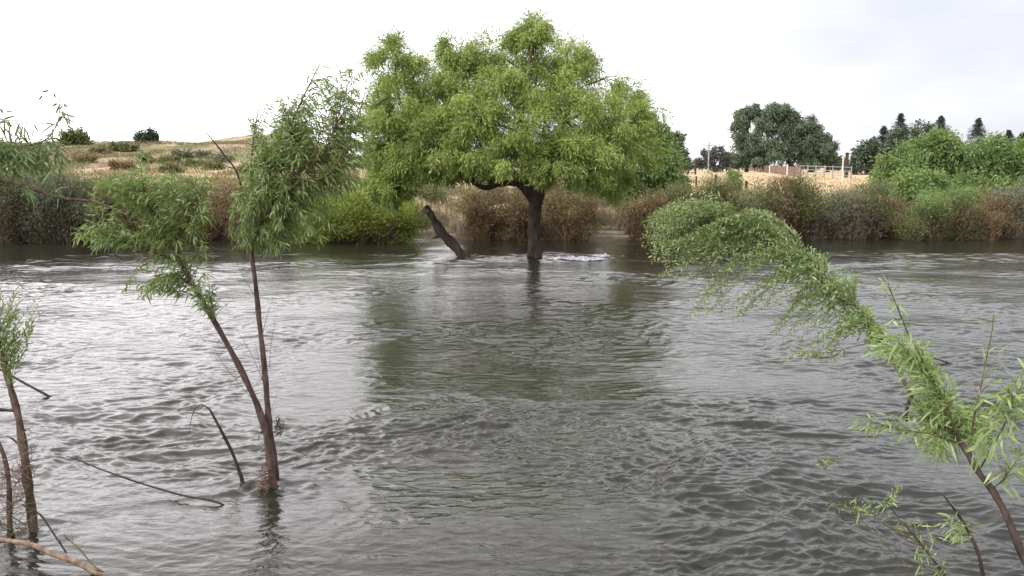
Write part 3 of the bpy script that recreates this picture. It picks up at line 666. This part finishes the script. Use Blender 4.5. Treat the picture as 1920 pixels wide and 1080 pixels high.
grow(t_, l_, np.concatenate([ca[36:62], s1[:14]]), ell([(1780, 780, 46, 44, 64), (1740, 760, 36, 34, 34), (1715, 680, 26, 30, 20), (1825, 800, 46, 44, 40), (1775, 835, 44, 24, 20), (1660, 640, 22, 26, 16), (1745, 715, 30, 40, 20)], 4.75, .22), (0, 0, -.03), L_=.115, W_=.0125, gap=.026, droop=.25, start=.1, r0=.002, maxlen=.24, hangleaf=.05)
grow(t_, l_, s2, ell([(1850, 690, 34, 50, 9), (1862, 598, 8, 8, 2), (1838, 760, 40, 38, 18)], 4.35, .1), (0, 0, -.06), L_=.08, W_=.008, gap=.034, droop=.2, start=.05, r0=.0016, maxlen=.12, hangleaf=.1)
grow(t_, l_, s3, ell([(1875, 775, 50, 50, 26), (1900, 730, 34, 36, 14), (1850, 830, 30, 24, 12), (1930, 740, 30, 50, 10)], 4.15, .12), (0, 0, -.03), L_=.11, W_=.0125, gap=.03, droop=.35, start=.05, r0=.0018, maxlen=.14, hangleaf=.35)
grow(t_, l_, s4, ell([(1640, 788, 34, 20, 12), (1700, 800, 44, 22, 20), (1740, 835, 34, 18, 12)], 4.42, .12), (.05, 0, 0), L_=.08, W_=.010, gap=.024, droop=.2, start=.05, r0=.0018, maxlen=.14, hangleaf=.1)
grow(t_, l_, s5, ell([(1885, 885, 30, 30, 15), (1910, 855, 18, 26, 8)], 4.15, .08), (0, 0, -.02), L_=.085, W_=.010, gap=.026, droop=.2, start=.05, r0=.0018, maxlen=.1, hangleaf=.1)
t_.build("twigs", M['bark_g'], root, True); l_.build("foliage", M['shoot'], root)

# low shoots at the lower right
def shoot(pts, rpx, leafspec, label, d, L_=.06, W_=.008, gap=.02, extra=()):
    b0 = P(*pts[0]); b0[2] = max(b0[2] - .9, gz(b0[0], b0[1]))
    root = thing("willow_shoot", b0, label, "shoot", "low willow shoots in the lower right corner")
    b = MB(); w = [b0] + path(pts)
    c = tube(b, w, [rpx[0] * mpp(d)] + [r * .7 * mpp(d) for r in rpx], 40, 7, .05); b.build("stem", M['bark'] if rpx[0] > 4 else M['bark_g'], root, True)
    sk = [c[12:]]
    for e, er in extra:
        b = MB(); sk.append(tube(b, path(e), [r * mpp(d) for r in er], 20, 5)); b.build("branch", M['bark_g'], root, True)
    t_, l_ = MB(), MB()
    grow(t_, l_, np.concatenate(sk), ell(leafspec, d, .06), (.02, 0, -.02), L_=L_, W_=W_, gap=gap, droop=.15, start=.15, r0=.0014, maxlen=.09, hangleaf=0)
    l_.build("foliage", M['shoot'], root); t_.build_each("twig", M['bark_g'], root, True)
shoot([(1830, 1160, 4.3), (1790, 1105, 4.35), (1750, 1050, 4.4), (1710, 1000, 4.45), (1680, 965, 4.5), (1660, 940, 4.5)], [4.5, 4, 3.6, 3, 2.2, 1.2], [(1680, 930, 26, 16, 12), (1700, 985, 30, 20, 8), (1735, 1000, 34, 26, 8), (1640, 955, 34, 14, 8)], "thin upright shoot with a leafy tip, first of the three low shoots from the left", 4.45,
      extra=[([(1720, 1015, 4.4), (1670, 990, 4.45), (1620, 960, 4.5), (1560, 950, 4.5)], [2.4, 2, 1.4, .8])])
shoot([(1790, 1150, 4.1), (1770, 1090, 4.1), (1735, 1062, 4.15), (1715, 1045, 4.15)], [4, 3.4, 2.4, 1.4], [(1750, 1045, 40, 24, 12), (1600, 1000, 5, 5, 0)], "short leafy shoot between two taller ones at the bottom edge", 4.1)
shoot([(1855, 1160, 4.0), (1845, 1090, 4.0), (1835, 1040, 4.0), (1815, 995, 4.05), (1790, 955, 4.05), (1768, 928, 4.1)], [6, 5.5, 5, 4.2, 4, 2.6], [(1795, 985, 30, 20, 14), (1790, 960, 12, 12, 3)], "dark broken shoot with one tuft of narrow bright leaves hanging from it", 4.05, .085, .0095, .016)
shoot([(1740, 1140, 4.6), (1660, 1020, 4.75), (1600, 960, 4.85), (1560, 900, 4.9), (1540, 870, 4.9)], [2, 1.6, 1.3, 1, .7], [(1552, 862, 28, 12, 12), (1585, 942, 48, 14, 14), (1620, 950, 30, 14, 8)], "faint slender shoot with sparse leaf tufts, farthest left in the lower right corner", 4.85, .05, .007, .018)

# ---------------------------------------------------------------- bushes on the far bank
def bush(px, hw, top, label, kind, base=449, dd=1.2, leafy=.5, name="bank_bush", cat="bush", group="bushes along the far bank"):
    w0 = W(px, base); x = w0[0]; y = w0[1] + dd
    s = mpp(y); r = hw * s; zt = P(px, top, y)[2]; z0 = -0.12
    x = P(px, 400, y)[0]
    h = zt - z0
    root = thing(name, (x, y, z0), label, cat, group)
    tw = {'rust': 'twig_rust', 'olive': 'twig_brown', 'grey': 'twig_grey', 'bright': 'twig_brown', 'green': 'twig_brown', 'mix': 'twig_brown', 'rustgreen': 'twig_rust'}[kind]
    lf = {'rust': 'rustleaf', 'olive': 'olive', 'grey': 'greyleaf', 'bright': 'bright', 'green': 'willow_light', 'mix': 'olive', 'rustgreen': 'olive'}[kind]
    # wands fanning from the base in overlapping clumps, leaf tufts over them
    nc = max(4, int(r * 4)); cx = rng.uniform(-.9, .9, nc) * r; cy = rng.uniform(-.6, .6, nc) * min(r, 1.2)
    ch = h * (1 - .35 * (np.abs(cx) / r) ** 2.5) * rng.uniform(.58, 1.0, nc); ct = rng.random(nc)
    n = int(2300 * r * h ** .5)
    k = rng.integers(0, nc, n); hh = rng.random(n) ** .85
    wid = min(r, 1.4) * .42 * (.45 + .7 * np.sin(np.clip(hh, 0, 1) * 2.3))
    an = rng.uniform(0, 2 * pi, n); q = rng.random(n) ** .5
    B = np.stack([x + cx[k] + np.cos(an) * wid * q, y + cy[k] + np.sin(an) * wid * q, z0 + hh * ch[k] * .93], 1)
    D = np.stack([np.cos(an) * .5 * q, np.sin(an) * .5 * q, .75 * np.ones(n)], 1) + rng.normal(size=(n, 3)) * .42
    t_ = MB(); leaves(t_, B, D, h * .07 * (.5 + rng.random(n)) + .05, .02 + .02 * rng.random(n), .08, False, np.clip(ct[k] * .45 + rng.random(n) * .55, 0, 1))
    for q_ in range(int(9 * r)):
        kk = rng.integers(0, nc); a = np.array([x + cx[kk] * .6 + rng.normal() * .1, y + cy[kk] * .5 - .1, z0])
        e = np.array([x + cx[kk] + rng.normal() * .3, y + cy[kk] - .1, z0 + ch[kk] * rng.uniform(.5, .95)])
        tube(t_, [a, (a + e) / 2 + rng.normal(size=3) * .12, e], [.022, .015, .006], 8, 4, .1, random.random())
    t_.build("twigs", M[tw], root)
    m_ = int(4600 * r * h ** .5 * leafy)
    nl = max(8, int(r * (30 if leafy > 2 else 12))); sc = np.stack([rng.uniform(-.95, .95, nl) * r, rng.uniform(-.75, .5, nl) * min(r, 1.3), np.zeros(nl)], 1)
    lo = .15 if leafy > .85 else .38
    sc[:, 2] = h * (1 - .38 * (np.abs(sc[:, 0]) / r) ** 2.2) * (lo + (.97 - lo) * rng.random(nl) ** .7); tt = rng.random(nl)
    k = rng.integers(0, nl, m_)
    B = np.array([x, y, z0]) + sc[k] + rng.normal(size=(m_, 3)) * np.array([.26, .24, h * .08]) * (1.25 if leafy > 2 else 1)
    D = rng.normal(size=(m_, 3)) * .55 + np.array([0, 0, .55])
    l_ = MB(); leaves(l_, B, D, .08 + .08 * rng.random(m_), .026, .1, False, np.clip(tt[k] * .6 + rng.random(m_) * .45, 0, 1)); l_.build("foliage", M[lf], root)

BU = [(-70, 80, 300, 'olive', .8, "brown-green bush at the far left end of the far bank, partly out of the frame"),
      (40, 75, 318, 'grey', .6, "dark scrubby bush on the far bank behind the left edge foliage", ),
      (120, 60, 330, 'grey', .5, "greyish bush on the far bank under the overhanging left branch"),
      (205, 55, 345, 'olive', .7, "dull green bush on the far bank behind the leaning sapling's left foliage"),
      (290, 60, 362, 'rust', .5, "low brown bush on the far bank behind the leaning sapling's crown"),
      (415, 52, 338, 'rust', .5, "rust-brown bush on the far bank between the two crowns of the sapling"),
      (510, 60, 350, 'olive', .7, "green-brown bush on the far bank right behind the upright sapling crown"),
      (585, 50, 372, 'olive', .8, "low olive bush on the far bank just left of the bright yellow-green bush"),
      (672, 80, 372, 'bright', 2.6, "bright yellow-green bush hanging low over the water"),
      (748, 42, 352, 'olive', 1.0, "olive bush on the far bank under the left side of the big willow"),
      (905, 42, 350, 'rust', .7, "rust-orange bush on the far bank left of the big willow trunk"),
      (965, 34, 362, 'rust', .5, "brown bush on the far bank right behind the big willow trunk"),
      (1062, 52, 364, 'rust', .9, "orange-brown bush on the far bank just right of the big willow trunk"),
      (1215, 42, 365, 'rust', .6, "reddish bush on the far bank behind the tip of the arching willow"),
      (1275, 44, 352, 'rustgreen', .6, "mixed rust and green bush below the left end of the golden field"),
      (1345, 46, 338, 'olive', .5, "olive-brown bush standing before the golden field above the arching plume"),
      (1410, 44, 352, 'grey', .35, "greyish brown bush before the golden field below the red fence"),
      (1468, 48, 332, 'rustgreen', .6, "tall bush with a rusty green top before the golden field"),
      (1530, 46, 345, 'grey', .35, "purplish grey twiggy bush right of the tall rusty green one"),
      (1590, 40, 362, 'grey', .3, "low grey-brown bush where the golden field ends on the right"),
      (1650, 50, 345, 'rustgreen', .7, "rounded bush with a bright green top left of the dark hollow"),
      (1765, 60, 352, 'green', .8, "green bush over the dark hollow at the far waterline"),
      (1848, 44, 362, 'rust', .5, "brown bush on the far bank near the right edge"),
      (1915, 48, 345, 'grey', .6, "dull brown-green bush cut by the right edge"),
      (1990, 50, 345, 'olive', .6, "bush just beyond the right edge of the far bank")]
for px, hw, top, kd, lf, lab in BU:
    bush(px, hw * 1.25, top - 6, lab, kd, leafy=lf * 1.35, dd={'bright': -.5}.get(kd, random.uniform(-.3, .9)), base=451 - (px - 960) * .004)
# second row, in the inlets
for px, hw, top, kd, lf, lab, base in ((815, 46, 345, 'grey', .7, "grey-green bush at the back of the inlet behind the leaning snag", 412),
                                       (868, 30, 372, 'grey', .6, "small grey-green bush at the back of the left inlet by the rust-orange bush", 414),
                                       (1130, 46, 352, 'grey', .5, "grey-purple twiggy bush at the back of the inlet right of the willow trunk", 414),
                                       (1180, 36, 362, 'grey', .45, "pale grey thicket at the right end of the inlet with the mud bars", 424),
                                       (690, 60, 340, 'olive', .7, "olive bush on the bank behind the bright yellow-green one", 430),
                                       (955, 60, 340, 'grey', .7, "grey-green bush in the second row behind the low left limb of the big willow", 432),
                                       (1030, 56, 345, 'olive', .7, "olive bush in the second row just behind the willow's fork", 432),
                                       (1095, 52, 338, 'olive', .7, "olive bush in the second row right of the willow's fork", 420),
                                       (1165, 60, 340, 'olive', .8, "broad olive bush in the second row at the right edge of the willow crown", 418),
                                       (775, 56, 345, 'olive', .8, "olive bush in the second row left of the snag", 420),
                                       (1320, 60, 366, 'rust', .6, "low rusty bush in the second row at the left foot of the golden field", 440),
                                       (60, 90, 322, 'olive', .8, "wide olive bush in the second row behind the left edge", 432),
                                       (200, 90, 326, 'olive', .7, "wide olive bush in the second row at the foot of the left hill", 432),
                                       (450, 80, 340, 'olive', .7, "olive bush in the second row behind the upright sapling stem", 434),
                                       (560, 80, 345, 'greyleaf' if 0 else 'grey', .7, "grey-green bush in the second row right of the upright sapling", 434),
                                       (345, 60, 335, 'olive', .6, "olive bush in the second row behind the leaning sapling", 430)):
    bush(px, hw * 1.2, top - 12 * (700 < px < 1200), lab, kd, base=base, leafy=lf, dd=.5)

# reeds / dry grass along the waterline and on the field
mb = MB()
n = 9000
X = rng.uniform(-27, 29, n); K = rng.random(n) ** 1.6 * 2.2; Y = bank_line(X) + .05 + K
Z = ground(X, Y) - .05
leaves(mb, np.stack([X, Y, Z], 1), np.stack([rng.normal(size=n) * .25, rng.normal(size=n) * .25, np.ones(n)], 1), .25 + .45 * rng.random(n), .03, .1, False)
o = mb.build("bank_grass", M['twig_grey']); props(o, "dry brown reeds and grass along the far waterline", "grass", kind='stuff')
mb = MB(); n = 26000
Y = 41 + (rng.random(n) ** 1.8) * 75; X = rng.uniform(-.62, .62, n) * Y
kk = noise2(X / 4, Y / 6, 19) > -.25; X = X[kk]; Y = Y[kk]; n = len(X)
leaves(mb, np.stack([X, Y, ground(X, Y) - .03], 1), np.stack([rng.normal(size=n) * .4, rng.normal(size=n) * .4, np.ones(n)], 1), .12 + .28 * rng.random(n), .035 + Y * .0004, .1, False)
o = mb.build("field_grass", M['straw']); props(o, "dry golden grass covering the field beyond the bank", "grass", kind='stuff')

for nm, mt, lab, sd_ in (("hill_scrub", 'olive', "olive scrub scattered over the left hill", 41), ("hill_weeds", 'rustleaf', "rusty dry weeds scattered over the left hill", 43)):
    mb = MB(); n = 160000
    Y = rng.uniform(42, 165, n); X = rng.uniform(-.72, -.17, n) * Y
    kk = (noise2(X / 5, Y / 9, sd_) + .6 * noise2(X / 1.6, Y / 2.4, sd_ + 1)) > .22; X = X[kk]; Y = Y[kk]; n = len(X)
    leaves(mb, np.stack([X, Y, ground(X, Y) - .03 + .35 * rng.random(n) ** 2], 1), rng.normal(size=(n, 3)) * .5 + np.array([0, 0, .6]), .16 + .2 * rng.random(n), .07, .1, False)
    o = mb.build(nm, M[mt]); props(o, lab, "scrub", kind='stuff')

# ---------------------------------------------------------------- trees beyond
def far_tree(px, base_py, d, lob, mat, label, group, name="broadleaf_tree", L_=.5, dens=40, W_=None, hang=.2, trunkpx=3, k=3, sub=12, clump=.36):
    x = P(px, base_py, d)[0]; z = gz(x, d); s = mpp(d)
    root = thing(name, (x, d, z), label, "tree", group)
    b = MB(); base = np.array([x, d, z - .2]); top = P(px, min(l[1] for l in lob) + 12, d)
    tube(b, [base, (base + top) / 2 + np.array([.1, 0, 0]), top], np.array([trunkpx, trunkpx * .7, trunkpx * .25]) * s, 14, 7, .06)
    lobes = [(P(l[0], l[1], d + (l[3] if len(l) > 3 else 0) * s), l[2] * s) for l in lob]
    for c, r in lobes:
        a = base + (top - base) * min(.8, max(.25, (c[2] - base[2]) / max(top[2] - base[2], 1) * .6))
        tube(b, [a, (a + c) / 2 + np.array([0, 0, .3 * r]), c], np.array([trunkpx * .4, trunkpx * .3, trunkpx * .12]) * s, 8, 5, .05)
    b.build("trunk", M['bark_far'], root, True)
    cr = MB(); crown(cr, lobes, dens=dens, L_=L_, W_=W_ or L_ * .42, k=k, hang=hang, sub=sub, clump=clump, cone=1.2)
    cr.build("crown", M[mat], root)
    return root
G1 = "trees behind the golden field"
# big green tree on the bank right of the willow
far_tree(1222, 400, 41, [(1225, 225, 34, 0), (1238, 262, 32, 10), (1200, 255, 36, 0), (1240, 300, 34, -10), (1205, 300, 36, 0), (1250, 330, 28, 0), (1215, 340, 36, -10), (1255, 350, 22, 0), (1180, 340, 30, 0)], 'willow_light', "bright green bank tree standing just behind the right side of the big willow", "green trees on the far bank", L_=.2, dens=46, W_=.06, k=6, hang=.5)
far_tree(1262, 318, 95, [(1264, 262, 14), (1272, 280, 12), (1258, 290, 16), (1276, 300, 10), (1262, 306, 14)], 'dark', "dark ragged tree peeking out right of the green bank tree", G1, L_=.35, dens=22)
far_tree(1290, 318, 160, [(1286, 303, 8), (1292, 308, 8), (1280, 310, 8)], 'haze_tree', "small faint tree at the left end of the golden field skyline", G1, L_=.4, dens=18)
far_tree(1340, 318, 170, [(1330, 286, 11), (1345, 288, 14), (1318, 300, 12), (1358, 296, 12), (1345, 306, 16), (1325, 308, 12), (1310, 308, 8), (1366, 306, 10)], 'haze_tree', "grey-green low tree behind the utility pole", G1, L_=.45, dens=26)
BT = [(1400, [(1394, 222, 20), (1412, 210, 14), (1385, 245, 18), (1402, 262, 26), (1388, 285, 22), (1408, 296, 22), (1375, 300, 14)], "tall grey-green tree at the left end of the big clump"),
      (1440, [(1433, 226, 22), (1448, 212, 20), (1440, 255, 28), (1430, 285, 28), (1452, 290, 26)], "second tree from the left of the big clump, with a rounded top"),
      (1478, [(1468, 210, 17), (1482, 218, 14), (1470, 240, 24), (1488, 255, 24), (1474, 285, 28), (1492, 296, 22)], "highest tree in the middle of the big clump"),
      (1520, [(1512, 236, 20), (1525, 250, 20), (1510, 266, 24), (1530, 280, 24), (1518, 298, 22)], "fourth tree of the big clump, sloping down to the right"),
      (1552, [(1545, 268, 16), (1556, 282, 16), (1548, 298, 18), (1564, 302, 12)], "lowest tree at the right end of the big clump")]
for px, lob, lab in BT:
    far_tree(px, 320, 175 + random.uniform(-4, 4), lob, 'euc', lab, "big clump of trees behind the golden field", L_=.45, dens=60, sub=17, trunkpx=4)
far_tree(1580, 320, 210, [(1576, 308, 9), (1584, 306, 8)], 'dark', "small dark tree beside the tall pale post", G1, L_=.5, dens=22)
G2 = "dark trees behind the right bank"
far_tree(1625, 330, 140, [(1612, 290, 16), (1628, 278, 18), (1640, 300, 22), (1610, 312, 20), (1630, 318, 22), (1655, 310, 20)], 'dark', "dark tree with a ragged left shoulder, right of the fence", G2, L_=.5, dens=34)
far_tree(1710, 330, 140, [(1685, 268, 22), (1706, 254, 22), (1728, 250, 22), (1700, 285, 28), (1730, 285, 28), (1670, 290, 20)], 'dark', "broad dark tree behind the pale green willows, left of the two", G2, L_=.5, dens=36)
far_tree(1772, 330, 140, [(1758, 256, 22), (1778, 262, 16), (1765, 285, 26), (1788, 282, 14)], 'dark', "broad dark tree behind the pale green willows, right of the two", G2, L_=.5, dens=36)

def conifer(px, top, base, hwpx, d, label, mat='conifer'):
    x = P(px, base, d)[0]; z = gz(x, d); s = mpp(d); zt = P(px, top, d)[2]; H = zt - z; Rm = hwpx * s
    root = thing("conifer_tree", (x, d, z), label, "conifer", "conifers on the right skyline")
    b = MB(); tube(b, [np.array([x, d, z - .2]), np.array([x, d, z + H * .5]), np.array([x, d, zt])], [.3, .18, .03], 12, 6); b.build("trunk", M['bark_far'], root, True)
    n = 320; t = rng.random(n) ** .85; a = rng.uniform(0, 2 * pi, n)
    rr = Rm * (1 - t) ** .95 * (.45 + .8 * rng.random(n)) * 1.25 + .05
    k = 16; u = np.linspace(.1, 1, k)
    base_ = np.stack([x + 0 * a, d + 0 * a, z + H * (.12 + .87 * t)], 1)
    dr = np.stack([np.cos(a), np.sin(a), -.18 + .2 * rng.random(n)], 1)
    pts = base_[:, None] + dr[:, None] * (rr[:, None, None] * u[None, :, None]) + rng.normal(size=(n, k, 3)) * .07
    dd = dr[:, None] + rng.normal(size=(n, k, 3)) * .7
    cr = MB(); leaves(cr, pts.reshape(-1, 3), dd.reshape(-1, 3), .25 + .2 * rng.random(n * k), .10, .3); cr.build("crown", M[mat], root)
conifer(1653, 236, 325, 37, 150, "slim conifer left of the tallest one on the right skyline")
conifer(1683, 213, 325, 47, 150, "tallest pointed conifer on the right skyline")
conifer(1634, 256, 325, 22, 155, "smallest thin conifer tip above the dark ragged tree")
conifer(1758, 217, 325, 40, 150, "pointed conifer rising behind the broad dark trees")
conifer(1828, 221, 325, 40, 160, "lone open-branched conifer between gaps of sky")
conifer(1886, 244, 325, 37, 165, "conifer left of the one at the right edge of the skyline")
conifer(1868, 252, 325, 28, 168, "short conifer beside the paired ones near the right edge")
conifer(1912, 248, 325, 32, 165, "conifer at the very right edge of the skyline")

G3 = "pale green willows on the right bank"
WL = [(1690, 46, [(1680, 300, 24), (1700, 310, 26), (1672, 325, 24), (1698, 338, 24), (1668, 345, 18)], "pale green willow at the left end of the right bank group"),
      (1755, 47, [(1740, 280, 26), (1765, 274, 26), (1755, 300, 34), (1735, 315, 28), (1780, 310, 28), (1760, 335, 30)], "tallest pale green willow of the right bank group, with a domed top"),
      (1838, 46, [(1822, 290, 28), (1850, 284, 28), (1838, 310, 34), (1812, 320, 26), (1866, 312, 28), (1840, 340, 30)], "broad pale green willow third from the left in the right bank group"),
      (1908, 46, [(1895, 306, 30), (1925, 298, 32), (1905, 330, 34), (1940, 330, 34), (1890, 350, 28)], "pale green willow cut by the right edge"),
      (1720, 42, [(1712, 348, 24), (1735, 350, 26), (1722, 372, 26), (1745, 378, 24)], "low grey-green willow in front of the tallest one"),
      (1800, 43, [(1790, 350, 24), (1815, 358, 26), (1800, 380, 26), (1780, 378, 22)], "low willow below the broad one on the right bank"),
      (1880, 42.5, [(1872, 360, 24), (1900, 365, 26), (1885, 385, 24)], "low green willow near the right edge of the bank")]
for px, d, lob, lab in WL:
    far_tree(px, 400, d, lob, 'willow_light', lab, G3, name="willow_tree", L_=.22, dens=44, W_=.075, k=5, hang=.25, trunkpx=4)

# left hill trees and shrubs
far_tree(140, 275, 120, [(128, 258, 14), (143, 252, 14), (154, 264, 12), (136, 268, 12)], 'olive', "round green tree on the left hill skyline", "trees on the left hill", L_=.4, dens=30)
far_tree(262, 285, 125, [(262, 256, 9), (283, 252, 9), (272, 268, 14), (256, 274, 12), (286, 270, 10)], 'dark', "two-topped dark tree on the left hill skyline", "trees on the left hill", L_=.4, dens=28)
HS = [(215, 283, 22, 9, 'olive'), (240, 284, 18, 8, 'olive'), (340, 296, 20, 9, 'greyleaf'), (382, 296, 16, 7, 'greyleaf'), (312, 308, 14, 8, 'olive'), (275, 306, 12, 9, 'olive'), (360, 312, 14, 7, 'olive'), (405, 318, 16, 7, 'olive'),
      (185, 288, 20, 7, 'rustleaf'), (160, 305, 24, 10, 'rustleaf'), (230, 318, 22, 9, 'rustleaf'), (320, 325, 18, 8, 'olive'), (60, 285, 40, 9, 'olive'), (425, 302, 14, 6, 'greyleaf'), (470, 325, 18, 9, 'olive')]
HL = ["low dark shrub left of the two-topped tree on the hill", "dark shrub touching the foot of the two-topped tree", "widest grey shrub on the bare hill slope", "smaller grey shrub right of the widest one on the slope", "round shrub below the bare slope", "green shrub under the two-topped tree", "shrub halfway down the hill beside the sapling", "shrub low on the hill behind the dead twig",
      "rusty scrub patch right of the round hill tree", "long rusty scrub below the round hill tree", "rusty scrub low on the left hill", "olive shrub at the foot of the left hill", "green scrub on the hill behind the hanging left leaves", "small grey shrub by the dead twig on the skyline", "olive shrub on the hill hidden by the sapling crown"]
def hit(px, py):                       # where the sight line meets the terrain
    r = ray(px, py)
    for d in np.arange(40, 260, .5):
        p = np.array([0, 0, CAM_Z]) + r * d / r[1]
        if p[2] <= gz(p[0], p[1]): return p
    return P(px, py, 150)
for (px, py, hw, hh, mt), lab in zip(HS, HL):
    p = hit(px, py); d = p[1]; s = mpp(d)
    root = thing("hill_shrub", p, lab, "shrub", "shrubs on the left hill")
    lob = [(p + np.array([q * hw * s * .6, rng.normal() * .5, hh * s * .5 * rng.uniform(.7, 1.1)]), hh * s * rng.uniform(.75, 1.0)) for q in np.linspace(-1, 1, 4)]
    cr = MB(); crown(cr, lob, dens=16, L_=.3, W_=.13, k=3, hang=0, sub=9); cr.build("foliage", M[mt], root)
    b = MB()
    for c, r in lob: tube(b, [p - [0, 0, .2], c], [.06, .02], 5, 5)
    b.build("stem", M['bark_far'], root)
far_tree(1377, 352, 52, [(1376, 328, 8), (1379, 340, 12), (1373, 350, 13)], 'willow_light', "small pale green sapling in front of the golden field", "young trees on the field edge", L_=.2, dens=14, W_=.06)

# ---------------------------------------------------------------- fences, posts and the pole
def box(mb, c, sx, sy, sz):
    v = np.array([[a, b_, c_] for a in (-1, 1) for b_ in (-1, 1) for c_ in (-1, 1)], float) * np.array([sx, sy, sz]) / 2 + np.asarray(c)
    mb.add(v, [[0, 1, 3, 2], [4, 6, 7, 5], [0, 4, 5, 1], [2, 3, 7, 6], [0, 2, 6, 4], [1, 5, 7, 3]])
a = P(1392, 318, 250); e = P(1501, 322, 112)
root = thing("board_fence", a, "faded red board fence running in front of the big clump of trees", "fence", None)
nb = 16
pb = MB()
for k in range(nb):
    p = a + (e - a) * (k + .5) / nb; q = a + (e - a) * k / nb; w = np.linalg.norm((e - a)[:2]) / nb
    g = gz(p[0], p[1]); hgt = 1.5 + .12 * (k % 3 == 0)
    dirv = nrm((e - a) * np.array([1, 1, 0])); nv = np.array([-dirv[1], dirv[0], 0])
    for r_i in range(5):
        z = g + .08 + r_i * .25
        A = p - dirv * w * .5; Bq = p + dirv * w * .5
        vs_ = [A + nv * .03, Bq + nv * .03, Bq - nv * .03, A - nv * .03]
        V = [np.array([v[0], v[1], z]) for v in vs_] + [np.array([v[0], v[1], z + .23]) for v in vs_]
        pb.add(V, [[0, 1, 5, 4], [1, 2, 6, 5], [2, 3, 7, 6], [3, 0, 4, 7], [4, 5, 6, 7], [3, 2, 1, 0]])
pb.build("board_panel", M['red'], root)
for k in range(0, nb + 1, 2):
    p = a + (e - a) * k / nb; g = gz(p[0], p[1]); b = MB(); box(b, (p[0], p[1], g + .68), .16, .16, 1.4); b.build("post", M['red'], root)
a = P(1500, 320, 112); e = P(1596, 326, 100)
root = thing("rail_fence", a, "pale grey rail fence with posts right of the red board fence", "fence")
pb = MB()
for zz in (.45, .95, 1.4):
    A = a.copy(); E = e.copy(); A[2] = gz(a[0], a[1]) + zz; E[2] = gz(e[0], e[1]) + zz
    tube(pb, [A, (A + E) / 2, E], [.035, .035, .035], 8, 6)
pb.build("rail", M['greyrail'], root)
for k in range(7):
    p = a + (e - a) * k / 6; g = gz(p[0], p[1]); b = MB(); box(b, (p[0], p[1], g + .72), .11, .11, 1.6); b.build("post", M['greyrail'], root)
def pole(px, top, d, r, mat, label, name="fence_post", group="posts around the field", base_py=None, arms=False, cap=False):
    x = P(px, 320, d)[0]; g = gz(x, d); zt = P(px, top, d)[2]
    root = thing(name, (x, d, g), label, "post" if not arms else "utility pole", None if arms else group)
    b = MB(); tube(b, [np.array([x, d, g - .2]), np.array([x, d, (g + zt) / 2]), np.array([x, d, zt])], [r, r * .95, r * .85], 10, 8, .03); b.build("pole" if arms else "shaft", mat, root, True)
    if arms:
        b = MB(); box(b, (x, d, zt - .6), 2.0, .1, .11); b.build("crossarm", mat, root)
        for q in (-.85, .3, .85):
            b = MB(); tube(b, [np.array([x + q, d, zt - .5]), np.array([x + q, d, zt - .25])], [.07, .05], 4, 6); b.build("insulator", M['paint'], root)
    if cap:
        b = MB(); tube(b, [np.array([x, d, zt]), np.array([x, d, zt + .08])], [r * 1.4, r * .8], 4, 8); b.build("cap", mat, root)
pole(1328, 266, 150, .13, M['greyrail'], "tall pale utility pole with a crossarm at the left of the golden field", "utility_pole", arms=True)
pole(1580, 296, 101, .09, M['paint'], "tall white post at the right end of the rail fence", cap=True)
pole(1587, 288, 108, .22, M['post'], "thick dark post beside the tall white one", cap=True)
pole(1476, 310, 105, .09, M['paint'], "short white post in front of the red fence", cap=True)
pole(1443, 312, 110, .07, M['paint'], "thin pale post left of the short white one before the red fence", cap=True)
pole(1306, 333, 62, .07, M['post'], "dark stake standing alone in the golden field near its left end", cap=True)
pole(1342, 330, 64, .09, M['post'], "dark stake in the golden field above the bushes", cap=True)
pole(1400, 342, 58, .10, M['post'], "stubby dark stake low in the golden field", cap=True)
pole(1304, 303, 140, .15, M['post'], "dark post on the skyline left of the utility pole", cap=True)
pole(1655, 296, 100, .09, M['paint'], "white post in front of the dark trees beside the pale willows", cap=True)
